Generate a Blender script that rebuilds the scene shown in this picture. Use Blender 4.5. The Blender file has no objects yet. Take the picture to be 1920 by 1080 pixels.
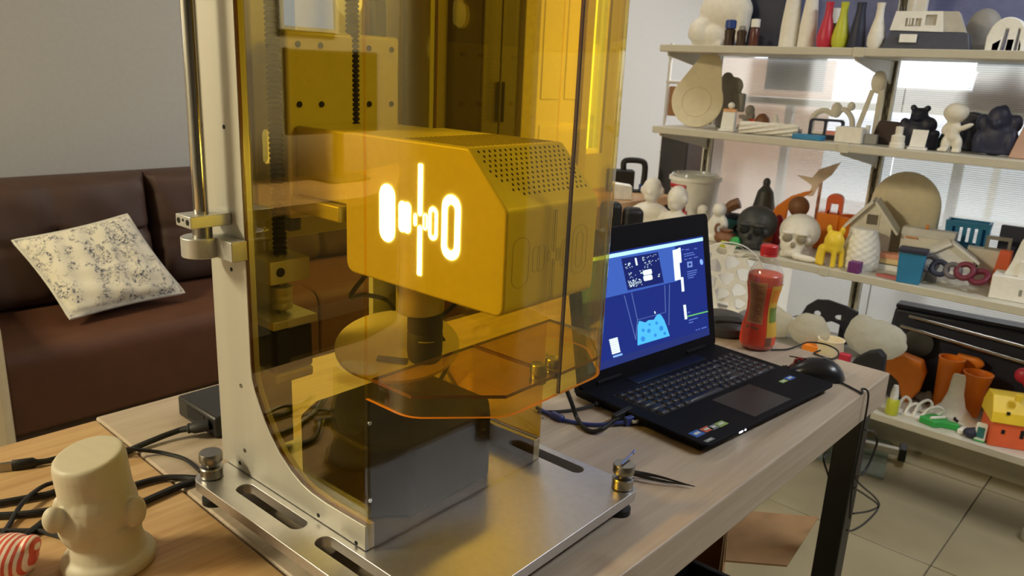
import bpy, bmesh, math, random
from mathutils import Matrix, Vector, Euler
random.seed(7)
PI = math.pi
SC = bpy.context.scene
COL = SC.collection

# ------------------------------------------------------------------ camera
# world: X along the table to the right and away, Y along the shelf to the left and away, Z up
FPX = 1465.0
CR = ((.67550778, -.73598563, .04488198), (-.17038513, -.21502641, -.96163015), (.71739678, .64194143, -.27065302))
CAM = Vector((0, 0, 1.27))
cam_d = bpy.data.cameras.new('camera')
cam = bpy.data.objects.new('camera', cam_d)
COL.objects.link(cam)
rx, dn, fw = (Vector(r) for r in CR)
cam.matrix_world = Matrix.Translation(CAM) @ Matrix((rx, -dn, -fw)).transposed().to_4x4()
cam_d.sensor_width = 36
cam_d.lens = FPX / 1920 * 36
cam_d.clip_start = .02
cam_d.dof.use_dof = True
cam_d.dof.focus_distance = .86
cam_d.dof.aperture_fstop = 13
SC.camera = cam
SC.view_settings.view_transform = 'Standard'
SC.view_settings.look = 'None'
SC.view_settings.exposure = 0.5
SC.view_settings.gamma = 1
SC.view_settings.use_curve_mapping = False
SC.cycles.use_denoising = True
SC.cycles.max_bounces = 10
SC.cycles.diffuse_bounces = 4
SC.cycles.glossy_bounces = 5
SC.cycles.transmission_bounces = 6
SC.cycles.transparent_max_bounces = 28
SC.cycles.caustics_reflective = False
SC.cycles.caustics_refractive = False
SC.cycles.sample_clamp_indirect = 6

# ------------------------------------------------------------------ world and large lights
wd = bpy.data.worlds.new('world')
SC.world = wd
wd.use_nodes = True
wd.node_tree.nodes['Background'].inputs[0].default_value = (.75, .85, 1, 1)
wd.node_tree.nodes['Background'].inputs[1].default_value = 2.2


def area(name, loc, rot, sx, sy, power, col):
    l = bpy.data.lights.new(name, 'AREA')
    l.shape = 'RECTANGLE'
    l.size, l.size_y, l.energy, l.color = sx, sy, power, col
    o = bpy.data.objects.new(name, l)
    o.location, o.rotation_euler = loc, rot
    COL.objects.link(o)
    return o


WARM = (1.0, .88, .58)
COOL = (.80, .90, 1.0)
# fluorescent ceiling fittings of this room (their housings are built further down)
LIGHTS = [((-1.9, 2.2, 2.66), 1.2, .3, 108, WARM), ((2.0, -.85, 2.66), 1.2, .3, 28, (.88, .94, 1)), ((2.0, 2.3, 2.66), 1.2, .3, 5, (1, .94, .86)),
          ((4.6, .6, 2.66), 1.2, .6, 88, (1, .97, .93)), ((4.3, 2.1, 2.66), 1.2, .3, 4, (.90, .95, 1))]
for i, (p, sx, sy, pw, c) in enumerate(LIGHTS):
    area('ceiling_lamp_light', (p[0], p[1], p[2] - .012), (0, 0, 0), sx, sy, pw, c)


# ------------------------------------------------------------------ pixel helpers (1920x1080) that turn a pixel and a known plane into a world point
def ray(px, py):
    a, b = (px - 960) / FPX, (py - 540) / FPX
    return rx * a + dn * b + fw


def atz(px, py, z):
    d = ray(px, py)
    return CAM + d * ((z - CAM.z) / d.z)


def atx(px, py, x):
    d = ray(px, py)
    return CAM + d * (x / d.x)


def aty(px, py, y):
    d = ray(px, py)
    return CAM + d * (y / d.y)


def mpp(P):
    return (Vector(P) - CAM).dot(fw) / FPX


# ------------------------------------------------------------------ materials
def lin(c):
    return tuple(((v / 255) / 12.92 if v / 255 <= .04045 else ((v / 255 + .055) / 1.055) ** 2.4) for v in c)


MATS = {}


def nt(name):
    m = bpy.data.materials.new(name)
    m.use_nodes = True
    t = m.node_tree
    t.nodes.clear()
    out = t.nodes.new('ShaderNodeOutputMaterial')
    return m, t, out


def N(t, kind, **kw):
    n = t.nodes.new('ShaderNode' + kind)
    for k, v in kw.items():
        setattr(n, k, v)
    return n


def setin(n, **kw):
    for k, v in kw.items():
        key = k.replace('_', ' ')
        if isinstance(v, tuple) and len(v) == 3 and n.inputs[key].type == 'RGBA':
            v = (*v, 1)
        n.inputs[key].default_value = v


def pm(name, col, rough=.5, metal=0., var=.12, scale=30., bump=.05, stretch=None, spec=.5, sss=0., coat=0.):
    """plain procedural material: noise varies the colour, roughness and surface a little"""
    if name in MATS:
        return MATS[name]
    m, t, out = nt(name)
    b = N(t, 'BsdfPrincipled')
    co = N(t, 'TexCoord')
    mp = N(t, 'Mapping')
    t.links.new(co.outputs['Object'], mp.inputs[0])
    if stretch:
        mp.inputs['Scale'].default_value = stretch
    no = N(t, 'TexNoise')
    setin(no, Scale=scale, Detail=5.)
    t.links.new(mp.outputs[0], no.inputs['Vector'])
    c = lin(col) if max(col) > 1.001 else col
    ra = N(t, 'ValToRGB')
    ra.color_ramp.elements[0].position = .3
    ra.color_ramp.elements[1].position = .7
    ra.color_ramp.elements[0].color = (*[v * (1 - var) for v in c], 1)
    ra.color_ramp.elements[1].color = (*[min(1, v * (1 + var)) for v in c], 1)
    t.links.new(no.outputs[0], ra.inputs[0])
    t.links.new(ra.outputs[0], b.inputs['Base Color'])
    setin(b, Roughness=rough, Metallic=metal)
    b.inputs['Specular IOR Level'].default_value = spec
    if sss:
        b.inputs['Subsurface Weight'].default_value = sss
        b.inputs['Subsurface Radius'].default_value = (.02, .015, .01)
        b.inputs['Subsurface Scale'].default_value = .3
    if coat:
        b.inputs['Coat Weight'].default_value = coat
    if bump:
        bu = N(t, 'Bump')
        setin(bu, Strength=bump, Distance=.002)
        t.links.new(no.outputs[0], bu.inputs['Height'])
        t.links.new(bu.outputs[0], b.inputs['Normal'])
    t.links.new(b.outputs[0], out.inputs[0])
    MATS[name] = m
    return m


def emis(name, col, s):
    if name in MATS:
        return MATS[name]
    m, t, out = nt(name)
    e = N(t, 'Emission')
    setin(e, Color=lin(col), Strength=s)
    t.links.new(e.outputs[0], out.inputs[0])
    MATS[name] = m
    return m


def sheet(name, tint, gloss=1.0, ior=1.49, rough=.0, haze=0., hazecol=(.8, .8, .8)):
    """clear or tinted sheet: light passes straight through, coloured, under a glossy fresnel surface"""
    if name in MATS:
        return MATS[name]
    m, t, out = nt(name)
    tr = N(t, 'BsdfTransparent')
    tr.inputs[0].default_value = (*tint, 1)
    gl = N(t, 'BsdfGlossy')
    setin(gl, Color=(gloss, gloss, gloss), Roughness=rough)
    fr = N(t, 'Fresnel')
    ge = N(t, 'NewGeometry')
    mi = N(t, 'Mix', data_type='FLOAT')       # same reflectance on both faces of the sheet
    mi.inputs[2].default_value, mi.inputs[3].default_value = ior, 1 / ior
    t.links.new(ge.outputs['Backfacing'], mi.inputs[0])
    t.links.new(mi.outputs[0], fr.inputs['IOR'])
    mx = N(t, 'MixShader')
    t.links.new(fr.outputs[0], mx.inputs[0])
    body = tr.outputs[0]
    if haze:
        df = N(t, 'BsdfDiffuse')
        df.inputs[0].default_value = (*hazecol, 1)
        mh = N(t, 'MixShader')
        no = N(t, 'TexNoise')
        setin(no, Scale=25., Detail=4.)
        mr = N(t, 'MapRange')
        setin(mr, **{'From_Min': .3, 'From_Max': .7, 'To_Min': haze * .5, 'To_Max': haze * 1.5})
        t.links.new(no.outputs[0], mr.inputs[0])
        t.links.new(mr.outputs[0], mh.inputs[0])
        t.links.new(tr.outputs[0], mh.inputs[1])
        t.links.new(df.outputs[0], mh.inputs[2])
        body = mh.outputs[0]
    t.links.new(body, mx.inputs[1])
    t.links.new(gl.outputs[0], mx.inputs[2])
    t.links.new(mx.outputs[0], out.inputs[0])
    MATS[name] = m
    return m


def wood(name, c1, c2, along=(1.2, 22, 22), rough=.42, joints=.0):
    if name in MATS:
        return MATS[name]
    m, t, out = nt(name)
    b = N(t, 'BsdfPrincipled')
    co = N(t, 'TexCoord')
    mp = N(t, 'Mapping')
    mp.inputs['Scale'].default_value = along
    t.links.new(co.outputs['Object'], mp.inputs[0])
    big = N(t, 'TexNoise')
    setin(big, Scale=1.1, Detail=3., Distortion=1.2)
    t.links.new(mp.outputs[0], big.inputs['Vector'])
    fine = N(t, 'TexNoise')
    setin(fine, Scale=7., Detail=6., Distortion=.4)
    t.links.new(mp.outputs[0], fine.inputs['Vector'])
    knots = N(t, 'TexNoise')
    setin(knots, Scale=6.5, Detail=2.)
    t.links.new(co.outputs['Object'], knots.inputs['Vector'])
    mix = N(t, 'Mix', data_type='FLOAT')
    setin(mix, Factor=.4)
    t.links.new(big.outputs[0], mix.inputs[2])
    t.links.new(fine.outputs[0], mix.inputs[3])
    ra = N(t, 'ValToRGB')
    el = ra.color_ramp.elements
    el[0].position, el[1].position = .34, .64
    el[0].color, el[1].color = (*lin(c2), 1), (*lin(c1), 1)
    t.links.new(mix.outputs[0], ra.inputs[0])
    kr = N(t, 'ValToRGB')
    kr.color_ramp.elements[0].position, kr.color_ramp.elements[1].position = .66, .78
    kr.color_ramp.elements[0].color, kr.color_ramp.elements[1].color = (1, 1, 1, 1), (.62, .5, .42, 1)
    t.links.new(knots.outputs[0], kr.inputs[0])
    mul = N(t, 'Mix', data_type='RGBA', blend_type='MULTIPLY')
    setin(mul, Factor=.8)
    t.links.new(ra.outputs[0], mul.inputs[6])
    t.links.new(kr.outputs[0], mul.inputs[7])
    t.links.new(mul.outputs[2], b.inputs['Base Color'])
    setin(b, Roughness=rough)
    bu = N(t, 'Bump')
    setin(bu, Strength=.08, Distance=.001)
    t.links.new(fine.outputs[0], bu.inputs['Height'])
    t.links.new(bu.outputs[0], b.inputs['Normal'])
    t.links.new(b.outputs[0], out.inputs[0])
    MATS[name] = m
    return m


# ------------------------------------------------------------------ mesh builder
class MB:
    def __init__(s, k=1.0):
        s.v, s.f, s.k = [], [], k

    def add(s, vs, fs, M=None):
        o = len(s.v)
        for p in vs:
            p = Vector(p)
            if M is not None:
                p = M @ p
            s.v.append(p * s.k)
        s.f += [tuple(i + o for i in f) for f in fs]
        return s

    def box(s, x0, x1, y0, y1, z0, z1, M=None):
        return s.add([(x, y, z) for z in (z0, z1) for y in (y0, y1) for x in (x0, x1)],
                     [(0, 2, 3, 1), (4, 5, 7, 6), (0, 1, 5, 4), (2, 6, 7, 3), (0, 4, 6, 2), (1, 3, 7, 5)], M)

    def hexa(s, bot, top, M=None):
        return s.prism3([tuple(p) for p in bot], [tuple(p) for p in top], M)

    def prism3(s, bot, top, M=None):
        n = len(bot)
        fs = [tuple(range(n))[::-1], tuple(range(n, 2 * n))] + [(i, (i + 1) % n, n + (i + 1) % n, n + i) for i in range(n)]
        return s.add(list(bot) + list(top), fs, M)

    def prism(s, poly, a, b, ax='z', M=None):
        """extrude a 2-D outline: ax z -> (x,y), ax x -> (y,z), ax y -> (x,z)"""
        f = {'z': lambda p, h: (p[0], p[1], h), 'x': lambda p, h: (h, p[0], p[1]), 'y': lambda p, h: (p[0], h, p[1])}[ax]
        return s.prism3([f(p, a) for p in poly], [f(p, b) for p in poly], M)

    def lathe(s, prof, n=24, c=(0, 0, 0), M=None, a0=0., a1=2 * PI, sx=1., sy=1.):
        full = abs(a1 - a0 - 2 * PI) < 1e-6
        cnt = n if full else n + 1
        vs, fs = [], []
        for r, z in prof:
            for i in range(cnt):
                a = a0 + (a1 - a0) * i / n
                vs.append((c[0] + r * sx * math.cos(a), c[1] + r * sy * math.sin(a), c[2] + z))
        for j in range(len(prof) - 1):
            for i in range(n):
                i2 = (i + 1) % cnt
                fs.append((j * cnt + i, j * cnt + i2, (j + 1) * cnt + i2, (j + 1) * cnt + i))
        if full:
            if prof[0][0] > 1e-6:
                fs.append(tuple(range(cnt))[::-1])
            if prof[-1][0] > 1e-6:
                fs.append(tuple((len(prof) - 1) * cnt + i for i in range(cnt)))
        return s.add(vs, fs, M)

    def cyl(s, r, z0, z1, n=24, c=(0, 0), M=None, r2=None):
        return s.lathe([(r, z0), (r if r2 is None else r2, z1)], n, (c[0], c[1], 0), M)

    def ell(s, c, r, M=None, n=14):
        prof = [(math.sin(PI * j / n) if 0 < j < n else 0, -math.cos(PI * j / n)) for j in range(n + 1)]
        vs = []
        fs = []
        R3 = Matrix.Translation(c) @ (M if M is not None else Matrix()) @ Matrix.Diagonal((*r, 1))
        vs.append((0, 0, -1))
        for j in range(1, n):
            for i in range(n + 4):
                a = 2 * PI * i / (n + 4)
                vs.append((prof[j][0] * math.cos(a), prof[j][0] * math.sin(a), prof[j][1]))
        vs.append((0, 0, 1))
        m = n + 4
        for i in range(m):
            fs.append((0, 1 + (i + 1) % m, 1 + i))
            fs.append((len(vs) - 1, 1 + (n - 2) * m + i, 1 + (n - 2) * m + (i + 1) % m))
        for j in range(n - 2):
            for i in range(m):
                fs.append((1 + j * m + i, 1 + j * m + (i + 1) % m, 1 + (j + 1) * m + (i + 1) % m, 1 + (j + 1) * m + i))
        return s.add(vs, fs, R3)

    def tube(s, pts, r, n=8, closed=False):
        pts = [Vector(p) for p in pts]
        rr = r if isinstance(r, (list, tuple)) else [r] * len(pts)
        vs, fs = [], []
        prev = None
        L = len(pts)
        for i, p in enumerate(pts):
            a = pts[i - 1] if (i > 0 or closed) else p
            b = pts[(i + 1) % L] if (i < L - 1 or closed) else p
            d = (b - a).normalized()
            if prev is None:
                u = d.orthogonal().normalized()
            else:
                u = (prev - d * prev.dot(d))
                u = u.normalized() if u.length > 1e-6 else d.orthogonal().normalized()
            prev = u
            w = d.cross(u)
            for k in range(n):
                t = 2 * PI * k / n
                vs.append(p + (u * math.cos(t) + w * math.sin(t)) * rr[i])
        for i in range(L if closed else L - 1):
            j = (i + 1) % L
            for k in range(n):
                fs.append((i * n + k, i * n + (k + 1) % n, j * n + (k + 1) % n, j * n + k))
        if not closed:
            fs += [tuple(range(n))[::-1], tuple((L - 1) * n + k for k in range(n))]
        return s.add(vs, fs)

    def torus(s, c, R, r, M=None, n=28, m=10):
        pts = [Vector((R * math.cos(2 * PI * i / n), R * math.sin(2 * PI * i / n), 0)) for i in range(n)]
        T = Matrix.Translation(c) @ (M if M is not None else Matrix())
        return s.tube([T @ p for p in pts], r, m, closed=True)

    def holed(s, outer, holes, a, b, ax='z', M=None):
        """flat plate with openings, a..b thick"""
        bm = bmesh.new()
        f = {'z': lambda p, h: (p[0], p[1], h), 'x': lambda p, h: (h, p[0], p[1]), 'y': lambda p, h: (p[0], h, p[1])}[ax]
        es, loops = [], []
        for lp in [outer] + holes:
            vs = [bm.verts.new(f(p, 0)) for p in lp]
            loops.append(len(vs))
            es += [bm.edges.new((vs[i], vs[(i + 1) % len(vs)])) for i in range(len(vs))]
        bmesh.ops.triangle_fill(bm, use_beauty=True, use_dissolve=False, edges=es)
        bm.verts.index_update()
        flat = [tuple(v.co) for v in bm.verts]
        tri = [tuple(v.index for v in fc.verts) for fc in bm.faces]
        bm.free()
        d = {'z': Vector((0, 0, 1)), 'x': Vector((1, 0, 0)), 'y': Vector((0, 1, 0))}[ax]
        n = len(flat)
        vs = [Vector(p) + d * a for p in flat] + [Vector(p) + d * b for p in flat]
        fs = [t for t in tri] + [tuple(i + n for i in t[::-1]) for t in tri]
        o = 0
        for L in loops:
            fs += [(o + i, o + (i + 1) % L, n + o + (i + 1) % L, n + o + i) for i in range(L)]
            o += L
        return s.add(vs, fs, M)

    def build(s, name, mat, parent=None, smooth=True, bevel=0., seg=2, remesh=0., sub=0, solid=0., sharp=38, loc=None, rot=None, disp=0.):
        me = bpy.data.meshes.new(name)
        me.from_pydata([tuple(v) for v in s.v], [], s.f)
        bm = bmesh.new()
        bm.from_mesh(me)
        bmesh.ops.recalc_face_normals(bm, faces=bm.faces)
        bm.to_mesh(me)
        bm.free()
        if smooth:
            me.polygons.foreach_set('use_smooth', [True] * len(me.polygons))
            if not remesh:
                me.set_sharp_from_angle(angle=math.radians(sharp))
        o = bpy.data.objects.new(name, me)
        COL.objects.link(o)
        if isinstance(mat, (list, tuple)):
            for q in mat:
                me.materials.append(q)
        else:
            me.materials.append(mat)
        if solid:
            q = o.modifiers.new('thickness', 'SOLIDIFY')
            q.thickness = solid
            q.offset = 0
        if bevel:
            q = o.modifiers.new('bevel', 'BEVEL')
            q.width, q.segments, q.limit_method, q.angle_limit = bevel, seg, 'ANGLE', math.radians(35)
            q.harden_normals = False
        if remesh:
            q = o.modifiers.new('remesh', 'REMESH')
            q.mode, q.voxel_size, q.use_smooth_shade = 'VOXEL', remesh, True
            q = o.modifiers.new('smooth', 'SMOOTH')
            q.factor, q.iterations = .6, 3
        if disp:
            tx = bpy.data.textures.new(name, 'CLOUDS')
            tx.noise_scale = disp * 2.6
            q = o.modifiers.new('relief', 'DISPLACE')
            q.texture, q.strength, q.mid_level = tx, disp, .5
        if sub:
            q = o.modifiers.new('subdivision', 'SUBSURF')
            q.levels = q.render_levels = sub
        if parent is not None:
            o.parent = parent
        if loc is not None:
            o.location = loc
        if rot is not None:
            o.rotation_euler = rot
        return o


def tag(o, label=None, cat=None, group=None, kind=None):
    if label:
        o['label'] = label
    if cat:
        o['category'] = cat
    if group:
        o['group'] = group
    if kind:
        o['kind'] = kind
    return o


def thing(name, label, cat, loc=(0, 0, 0), rz=0., group=None):
    o = bpy.data.objects.new(name, None)
    o.empty_display_size = .05
    COL.objects.link(o)
    o.location = loc
    o.rotation_euler = (0, 0, rz)
    return tag(o, label, cat, group)


def struct(m, name, mat, parent=None, **kw):
    o = m.build(name, mat, parent, **kw)
    if parent is None:
        o['kind'] = 'structure'
    return o


def part_copy(src, parent, loc=None, rot=None, scale=None):
    c = src.copy()
    COL.objects.link(c)
    c.parent = parent
    if loc is not None:
        c.location = loc
    if rot is not None:
        c.rotation_euler = rot
    if scale is not None:
        c.scale = scale
    return c


def spline(pts, n=10):
    pts = [Vector(p) for p in pts]
    P = [pts[0] * 2 - pts[1]] + pts + [pts[-1] * 2 - pts[-2]]
    out = []
    for i in range(1, len(P) - 2):
        a, b, c, d = P[i - 1:i + 3]
        for j in range(n):
            t = j / n
            out.append(.5 * ((2 * b) + (c - a) * t + (2 * a - 5 * b + 4 * c - d) * t * t + (3 * b - a - 3 * c + d) * t ** 3))
    out.append(pts[-1])
    return out


def rrect(x0, x1, y0, y1, r, n=5):
    out = []
    for cx, cy, a in ((x1 - r, y1 - r, 0), (x0 + r, y1 - r, 90), (x0 + r, y0 + r, 180), (x1 - r, y0 + r, 270)):
        out += [(cx + r * math.cos(math.radians(a + 90 * i / n)), cy + r * math.sin(math.radians(a + 90 * i / n))) for i in range(n + 1)]
    return out


def circle(cx, cy, r, n=20, ry=None):
    return [(cx + r * math.cos(2 * PI * i / n), cy + (ry or r) * math.sin(2 * PI * i / n)) for i in range(n)]


def fillet(poly, rad, n=5):
    """round the corners of an outline; rad is one number or one per corner"""
    L = len(poly)
    out = []
    for i in range(L):
        r = rad[i] if isinstance(rad, (list, tuple)) else rad
        p, a, b = Vector(poly[i]), Vector(poly[i - 1]), Vector(poly[(i + 1) % L])
        if r <= 0:
            out.append(tuple(p))
            continue
        u, w = (a - p).normalized(), (b - p).normalized()
        ang = u.angle(w)
        t = min(r / math.tan(ang / 2), (a - p).length * .49, (b - p).length * .49)
        q0, q1 = p + u * t, p + w * t
        for j in range(n + 1):
            k = j / n
            out.append(tuple(q0 * (1 - k) ** 2 + p * 2 * k * (1 - k) + q1 * k * k))
    return out


def RX(a):
    return Matrix.Rotation(math.radians(a), 4, 'X')


def RY(a):
    return Matrix.Rotation(math.radians(a), 4, 'Y')


def RZ(a):
    return Matrix.Rotation(math.radians(a), 4, 'Z')


def T(x, y, z):
    return Matrix.Translation((x, y, z))

# ================================================================== THE ROOM
M_WALL = pm('wall paint', (168, 166, 162), .85, var=.03, scale=60, bump=.04)
M_CEIL = pm('ceiling paint', (205, 203, 198), .9, var=.03, scale=40)
M_TILE = pm('floor tile', (172, 158, 124), .38, var=.10, scale=5, bump=.03)
M_GROUT = pm('grout', (112, 103, 88), .9)
M_WHITE = pm('white paint', (226, 224, 216), .5, var=.03, scale=30)
XL, XR, YF, YB, ZC = -3.2, 6.2, -2.4, 3.1, 2.7
fl = struct(MB().box(XL, XR, YF, YB, -.12, -.004), 'floor', M_GROUT)
tile_src = MB().box(-.2985, .2985, -.2985, .2985, -.004, 0).build('tile', M_TILE, fl, bevel=.0012, seg=1)
first = True
nx, ny = 16, 10
for i in range(nx):
    for j in range(ny):
        x, y = XL + .3 + .6 * i, .07 - .6 * 4 + .3 - .3 + .6 * j
        if x > XR - .3 or y > YB - .3 or y < YF + .3:
            continue
        if first:
            tile_src.location = (x, y, 0)
            first = False
        else:
            part_copy(tile_src, fl, (x, y, 0))
struct(MB().box(XL, XR, YF, YB, ZC, ZC + .1), 'ceiling', M_CEIL)
struct(MB().box(XL - .12, XL, YF - .12, YB + .12, -.12, ZC + .1), 'wall_left', M_WALL)
struct(MB().box(XR, XR + .12, YF - .12, YB + .12, -.12, ZC + .1), 'wall_right', M_WALL)
struct(MB().box(XL, XR, YF - .12, YF, -.12, ZC + .1), 'wall_front', pm('dimmed wall', (92, 86, 78), .85, var=.05))  # unseen wall coloured darker to dim its reflection in the front panel
# back wall with an added tall opening for a bright strip far to the right
WX0, WX1, WZ0, WZ1 = 4.08, 4.30, .75, 2.35
wb = MB().box(XL, WX0, YB, YB + .12, -.12, ZC + .1).box(WX1, XR, YB, YB + .12, -.12, ZC + .1)
wb.box(WX0, WX1, YB, YB + .12, -.12, WZ0).box(WX0, WX1, YB, YB + .12, WZ1, ZC + .1)
struct(wb, 'wall_back', M_WALL)
w1 = thing('added_window', None, None, (0, 0, 0))  # added so daylight shows as a yellow strip through the amber sheets
w1['kind'] = 'structure'
MB().holed([(WX0, WZ0), (WX1, WZ0), (WX1, WZ1), (WX0, WZ1)], [[(WX0 + .02, WZ0 + .03), (WX1 - .02, WZ0 + .03), (WX1 - .02, WZ1 - .03), (WX0 + .02, WZ1 - .03)]], YB + .02, YB + .07, 'y').build('window_frame', M_WHITE, w1)
MB().box(WX0 + .02, WX1 - .02, YB + .04, YB + .046, WZ0 + .03, WZ1 - .03).build('pane', sheet('window glass', (.95, .97, .97)), w1)
d1 = thing('added_door', None, None, (0, 0, 0))  # added for the pale and brown bands seen through the amber sheets
d1['kind'] = 'structure'
M_DOOR = pm('door paint', (214, 208, 190), .5, var=.03)
MB().box(3.55, 3.98, YB - .03, YB - .002, .002, 2.05).build('door_leaf', M_DOOR, d1, bevel=.004)
MB().box(3.42, 3.55, YB - .05, YB - .001, .001, 2.15).box(3.98, 4.06, YB - .05, YB - .001, .001, 2.15).box(3.42, 4.06, YB - .05, YB - .001, 2.05, 2.15).build('casing', pm('casing paint', (150, 142, 124), .5), d1, bevel=.004)
MB().box(3.60, 3.78, YB - .036, YB - .028, 1.1, 1.95).box(3.82, 3.94, YB - .036, YB - .028, 1.1, 1.95).box(3.60, 3.94, YB - .036, YB - .028, .2, .95).build('door_panel', M_DOOR, d1, bevel=.004)
struct(MB().box(XL, 3.40, YB - .012, YB - .001, .001, .08).box(4.32, XR, YB - .012, YB - .001, .001, .08), 'baseboard_back', M_WHITE, bevel=.003)

# ceiling lights
M_DIFF = emis('lit diffuser', (255, 240, 214), 2.0)
for i, (p, sx, sy, pw, c) in enumerate(LIGHTS):
    lab = ['ceiling light panel above the desk left of the sofa', 'ceiling light panel in front of the table end', 'ceiling light panel over the right end of the sofa', 'wide ceiling light panel behind the ribbed partition', 'narrow ceiling light panel near the window wall'][i]
    q = thing('ceiling_light', lab, 'ceiling light', p, 0, 'ceiling light panels')
    MB().holed(rrect(-sx / 2 - .04, sx / 2 + .04, -sy / 2 - .04, sy / 2 + .04, .01, 2), [[(-sx / 2, -sy / 2), (sx / 2, -sy / 2), (sx / 2, sy / 2), (-sx / 2, sy / 2)]], -.01, .039, 'z').build('housing', M_WHITE, q)
    MB().box(-sx / 2, sx / 2, -sy / 2, sy / 2, .0, .004).build('diffuser', M_DIFF, q)

# ================================================================== THE TWO BUTTED TABLES
M_WOOD = wood('rubberwood top', (190, 174, 154), (168, 149, 127))  # same wood as the left table, cool light put into the greyer tone
M_WOOD_WARM = wood('rubberwood top left', (200, 166, 118), (174, 134, 88), rough=.5)  # warm lamplight on the left put into the browner tone
M_BLK = pm('black powder coat', (28, 28, 30), .45, var=.1)
TZ = .75


def table(name, label, x0, x1, y0, y1, th, mat):
    t = thing(name, label, 'table', (0, 0, 0), 0, 'wooden work tables pushed together')
    MB().box(x0, x1, y0, y1, TZ - th, TZ).build('table_top', mat, t, bevel=.003)
    for lx in (x0 + .03, x1 - .075):
        for ly in (y0 + .012, y1 - .065):
            MB().box(lx, lx + .045, ly, ly + .045, .0, TZ - th).build('leg', M_BLK, t, bevel=.002)
    for ly in (y0 + .22, y1 - .065):
        MB().box(x0 + .068, x1 - .068, ly + .01, ly + .04, TZ - th - .045, TZ - th).build('rail', M_BLK, t)
    for lx in (x0 + .03, x1 - .075):
        MB().box(lx + .008, lx + .037, y0 + .057, y1 - .065, TZ - th - .045, TZ - th).build('rail', M_BLK, t)
    return t


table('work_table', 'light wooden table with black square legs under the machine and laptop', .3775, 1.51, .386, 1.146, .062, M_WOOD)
table('work_table', 'light wooden table under the white head figure and loose cables', -1.05, .3752, .386, 1.136, .062, M_WOOD_WARM)

# ================================================================== SOFA AND CUSHION
M_LEATH = pm('brown leather', (66, 46, 36), .55, var=.12, scale=14, bump=.12, spec=.35)
M_LEATH2 = pm('brown leather seat', (84, 52, 34), .6, var=.10, scale=14, bump=.12, spec=.3)
M_BEIGE = pm('beige upholstery', (206, 190, 154), .6, var=.05)
sofa = thing('sofa', 'brown leather sofa with tufted back cushions along the grey wall', 'sofa', (0, 0, 0))
SX0, SX1 = .36, 2.75
MB().box(SX0 + .2, SX1, 2.47, 3.04, .06, .30).build('base', M_LEATH, sofa, bevel=.02)
seatp = [(2.43, .20), (3.0, .20), (3.0, .45), (2.60, .435), (2.46, .42), (2.43, .40)]
for a, b in ((.575, 1.62), (1.625, 2.67)):
    MB().prism(fillet([(2.425, .17), (2.98, .17), (2.98, .44), (2.425, .425)], [.02, .02, .03, .06]), a, b, 'x').build('seat_cushion', M_LEATH2, sofa, bevel=.012, seg=3)


def back_cushion(x0, x1):
    """puffed panel with two seams, leaning back"""
    nx, nz = 40, 30
    vs, fs = [], []
    for j in range(nz + 1):
        for i in range(nx + 1):
            u, w = i / nx, j / nz
            x = x0 + (x1 - x0) * u
            z = .43 + .415 * w
            e = (max(0, 1 - (2 * u - 1) ** 8) * max(0, 1 - (2 * w - 1) ** 8)) ** .5
            puff = .085 * e
            for c in (1 / 3, 2 / 3):
                puff -= .028 * math.exp(-((u - c) / .018) ** 2) * (1 - .5 * (w > .62))
            puff -= .020 * math.exp(-((w - .52) / .03) ** 2) * (1 if u > .7 else .35)
            puff += .006 * math.sin(u * 31 + 6 * w) * math.sin(w * 5)
            y = 2.86 + .06 * w - puff
            vs.append((x, y, z))
    for j in range(nz):
        for i in range(nx):
            a = j * (nx + 1) + i
            fs.append((a, a + 1, a + nx + 2, a + nx + 1))
    b = len(vs)
    ring = [i for i in range(nx + 1)] + [(j) * (nx + 1) + nx for j in range(1, nz + 1)] + [nz * (nx + 1) + i for i in range(nx - 1, -1, -1)] + [j * (nx + 1) for j in range(nz - 1, 0, -1)]
    for r in ring:
        x, y, z = vs[r]
        vs.append((x, 2.985, z))
    n = len(ring)
    for i in range(n):
        fs.append((ring[i], ring[(i + 1) % n], b + (i + 1) % n, b + i))
    fs.append(tuple(b + i for i in range(n)))
    return MB().add(vs, fs)


for a, b in ((.20, 1.205), (1.21, 2.215), (2.22, 2.74)):
    back_cushion(a, b).build('back_cushion', M_LEATH, sofa)
MB().box(SX0 - .1, SX1, 2.97, 3.06, .08, .80).build('back_frame', M_LEATH, sofa, bevel=.02)
o = MB().prism(fillet([(2.36, .0), (2.98, .0), (2.98, .62), (2.36, .56)], [.0, .0, .05, .07]), .30, .572, 'x').build('armrest', M_BEIGE, sofa, bevel=.03, seg=3)
o['label'] = 'beige armrest'
MB().prism(fillet([(2.40, .0), (2.98, .0), (2.98, .60), (2.40, .56)], [.0, .0, .05, .07]), 2.68, 2.80, 'x').build('armrest', M_BEIGE, sofa, bevel=.03, seg=3)['label'] = 'beige armrest'


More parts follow.
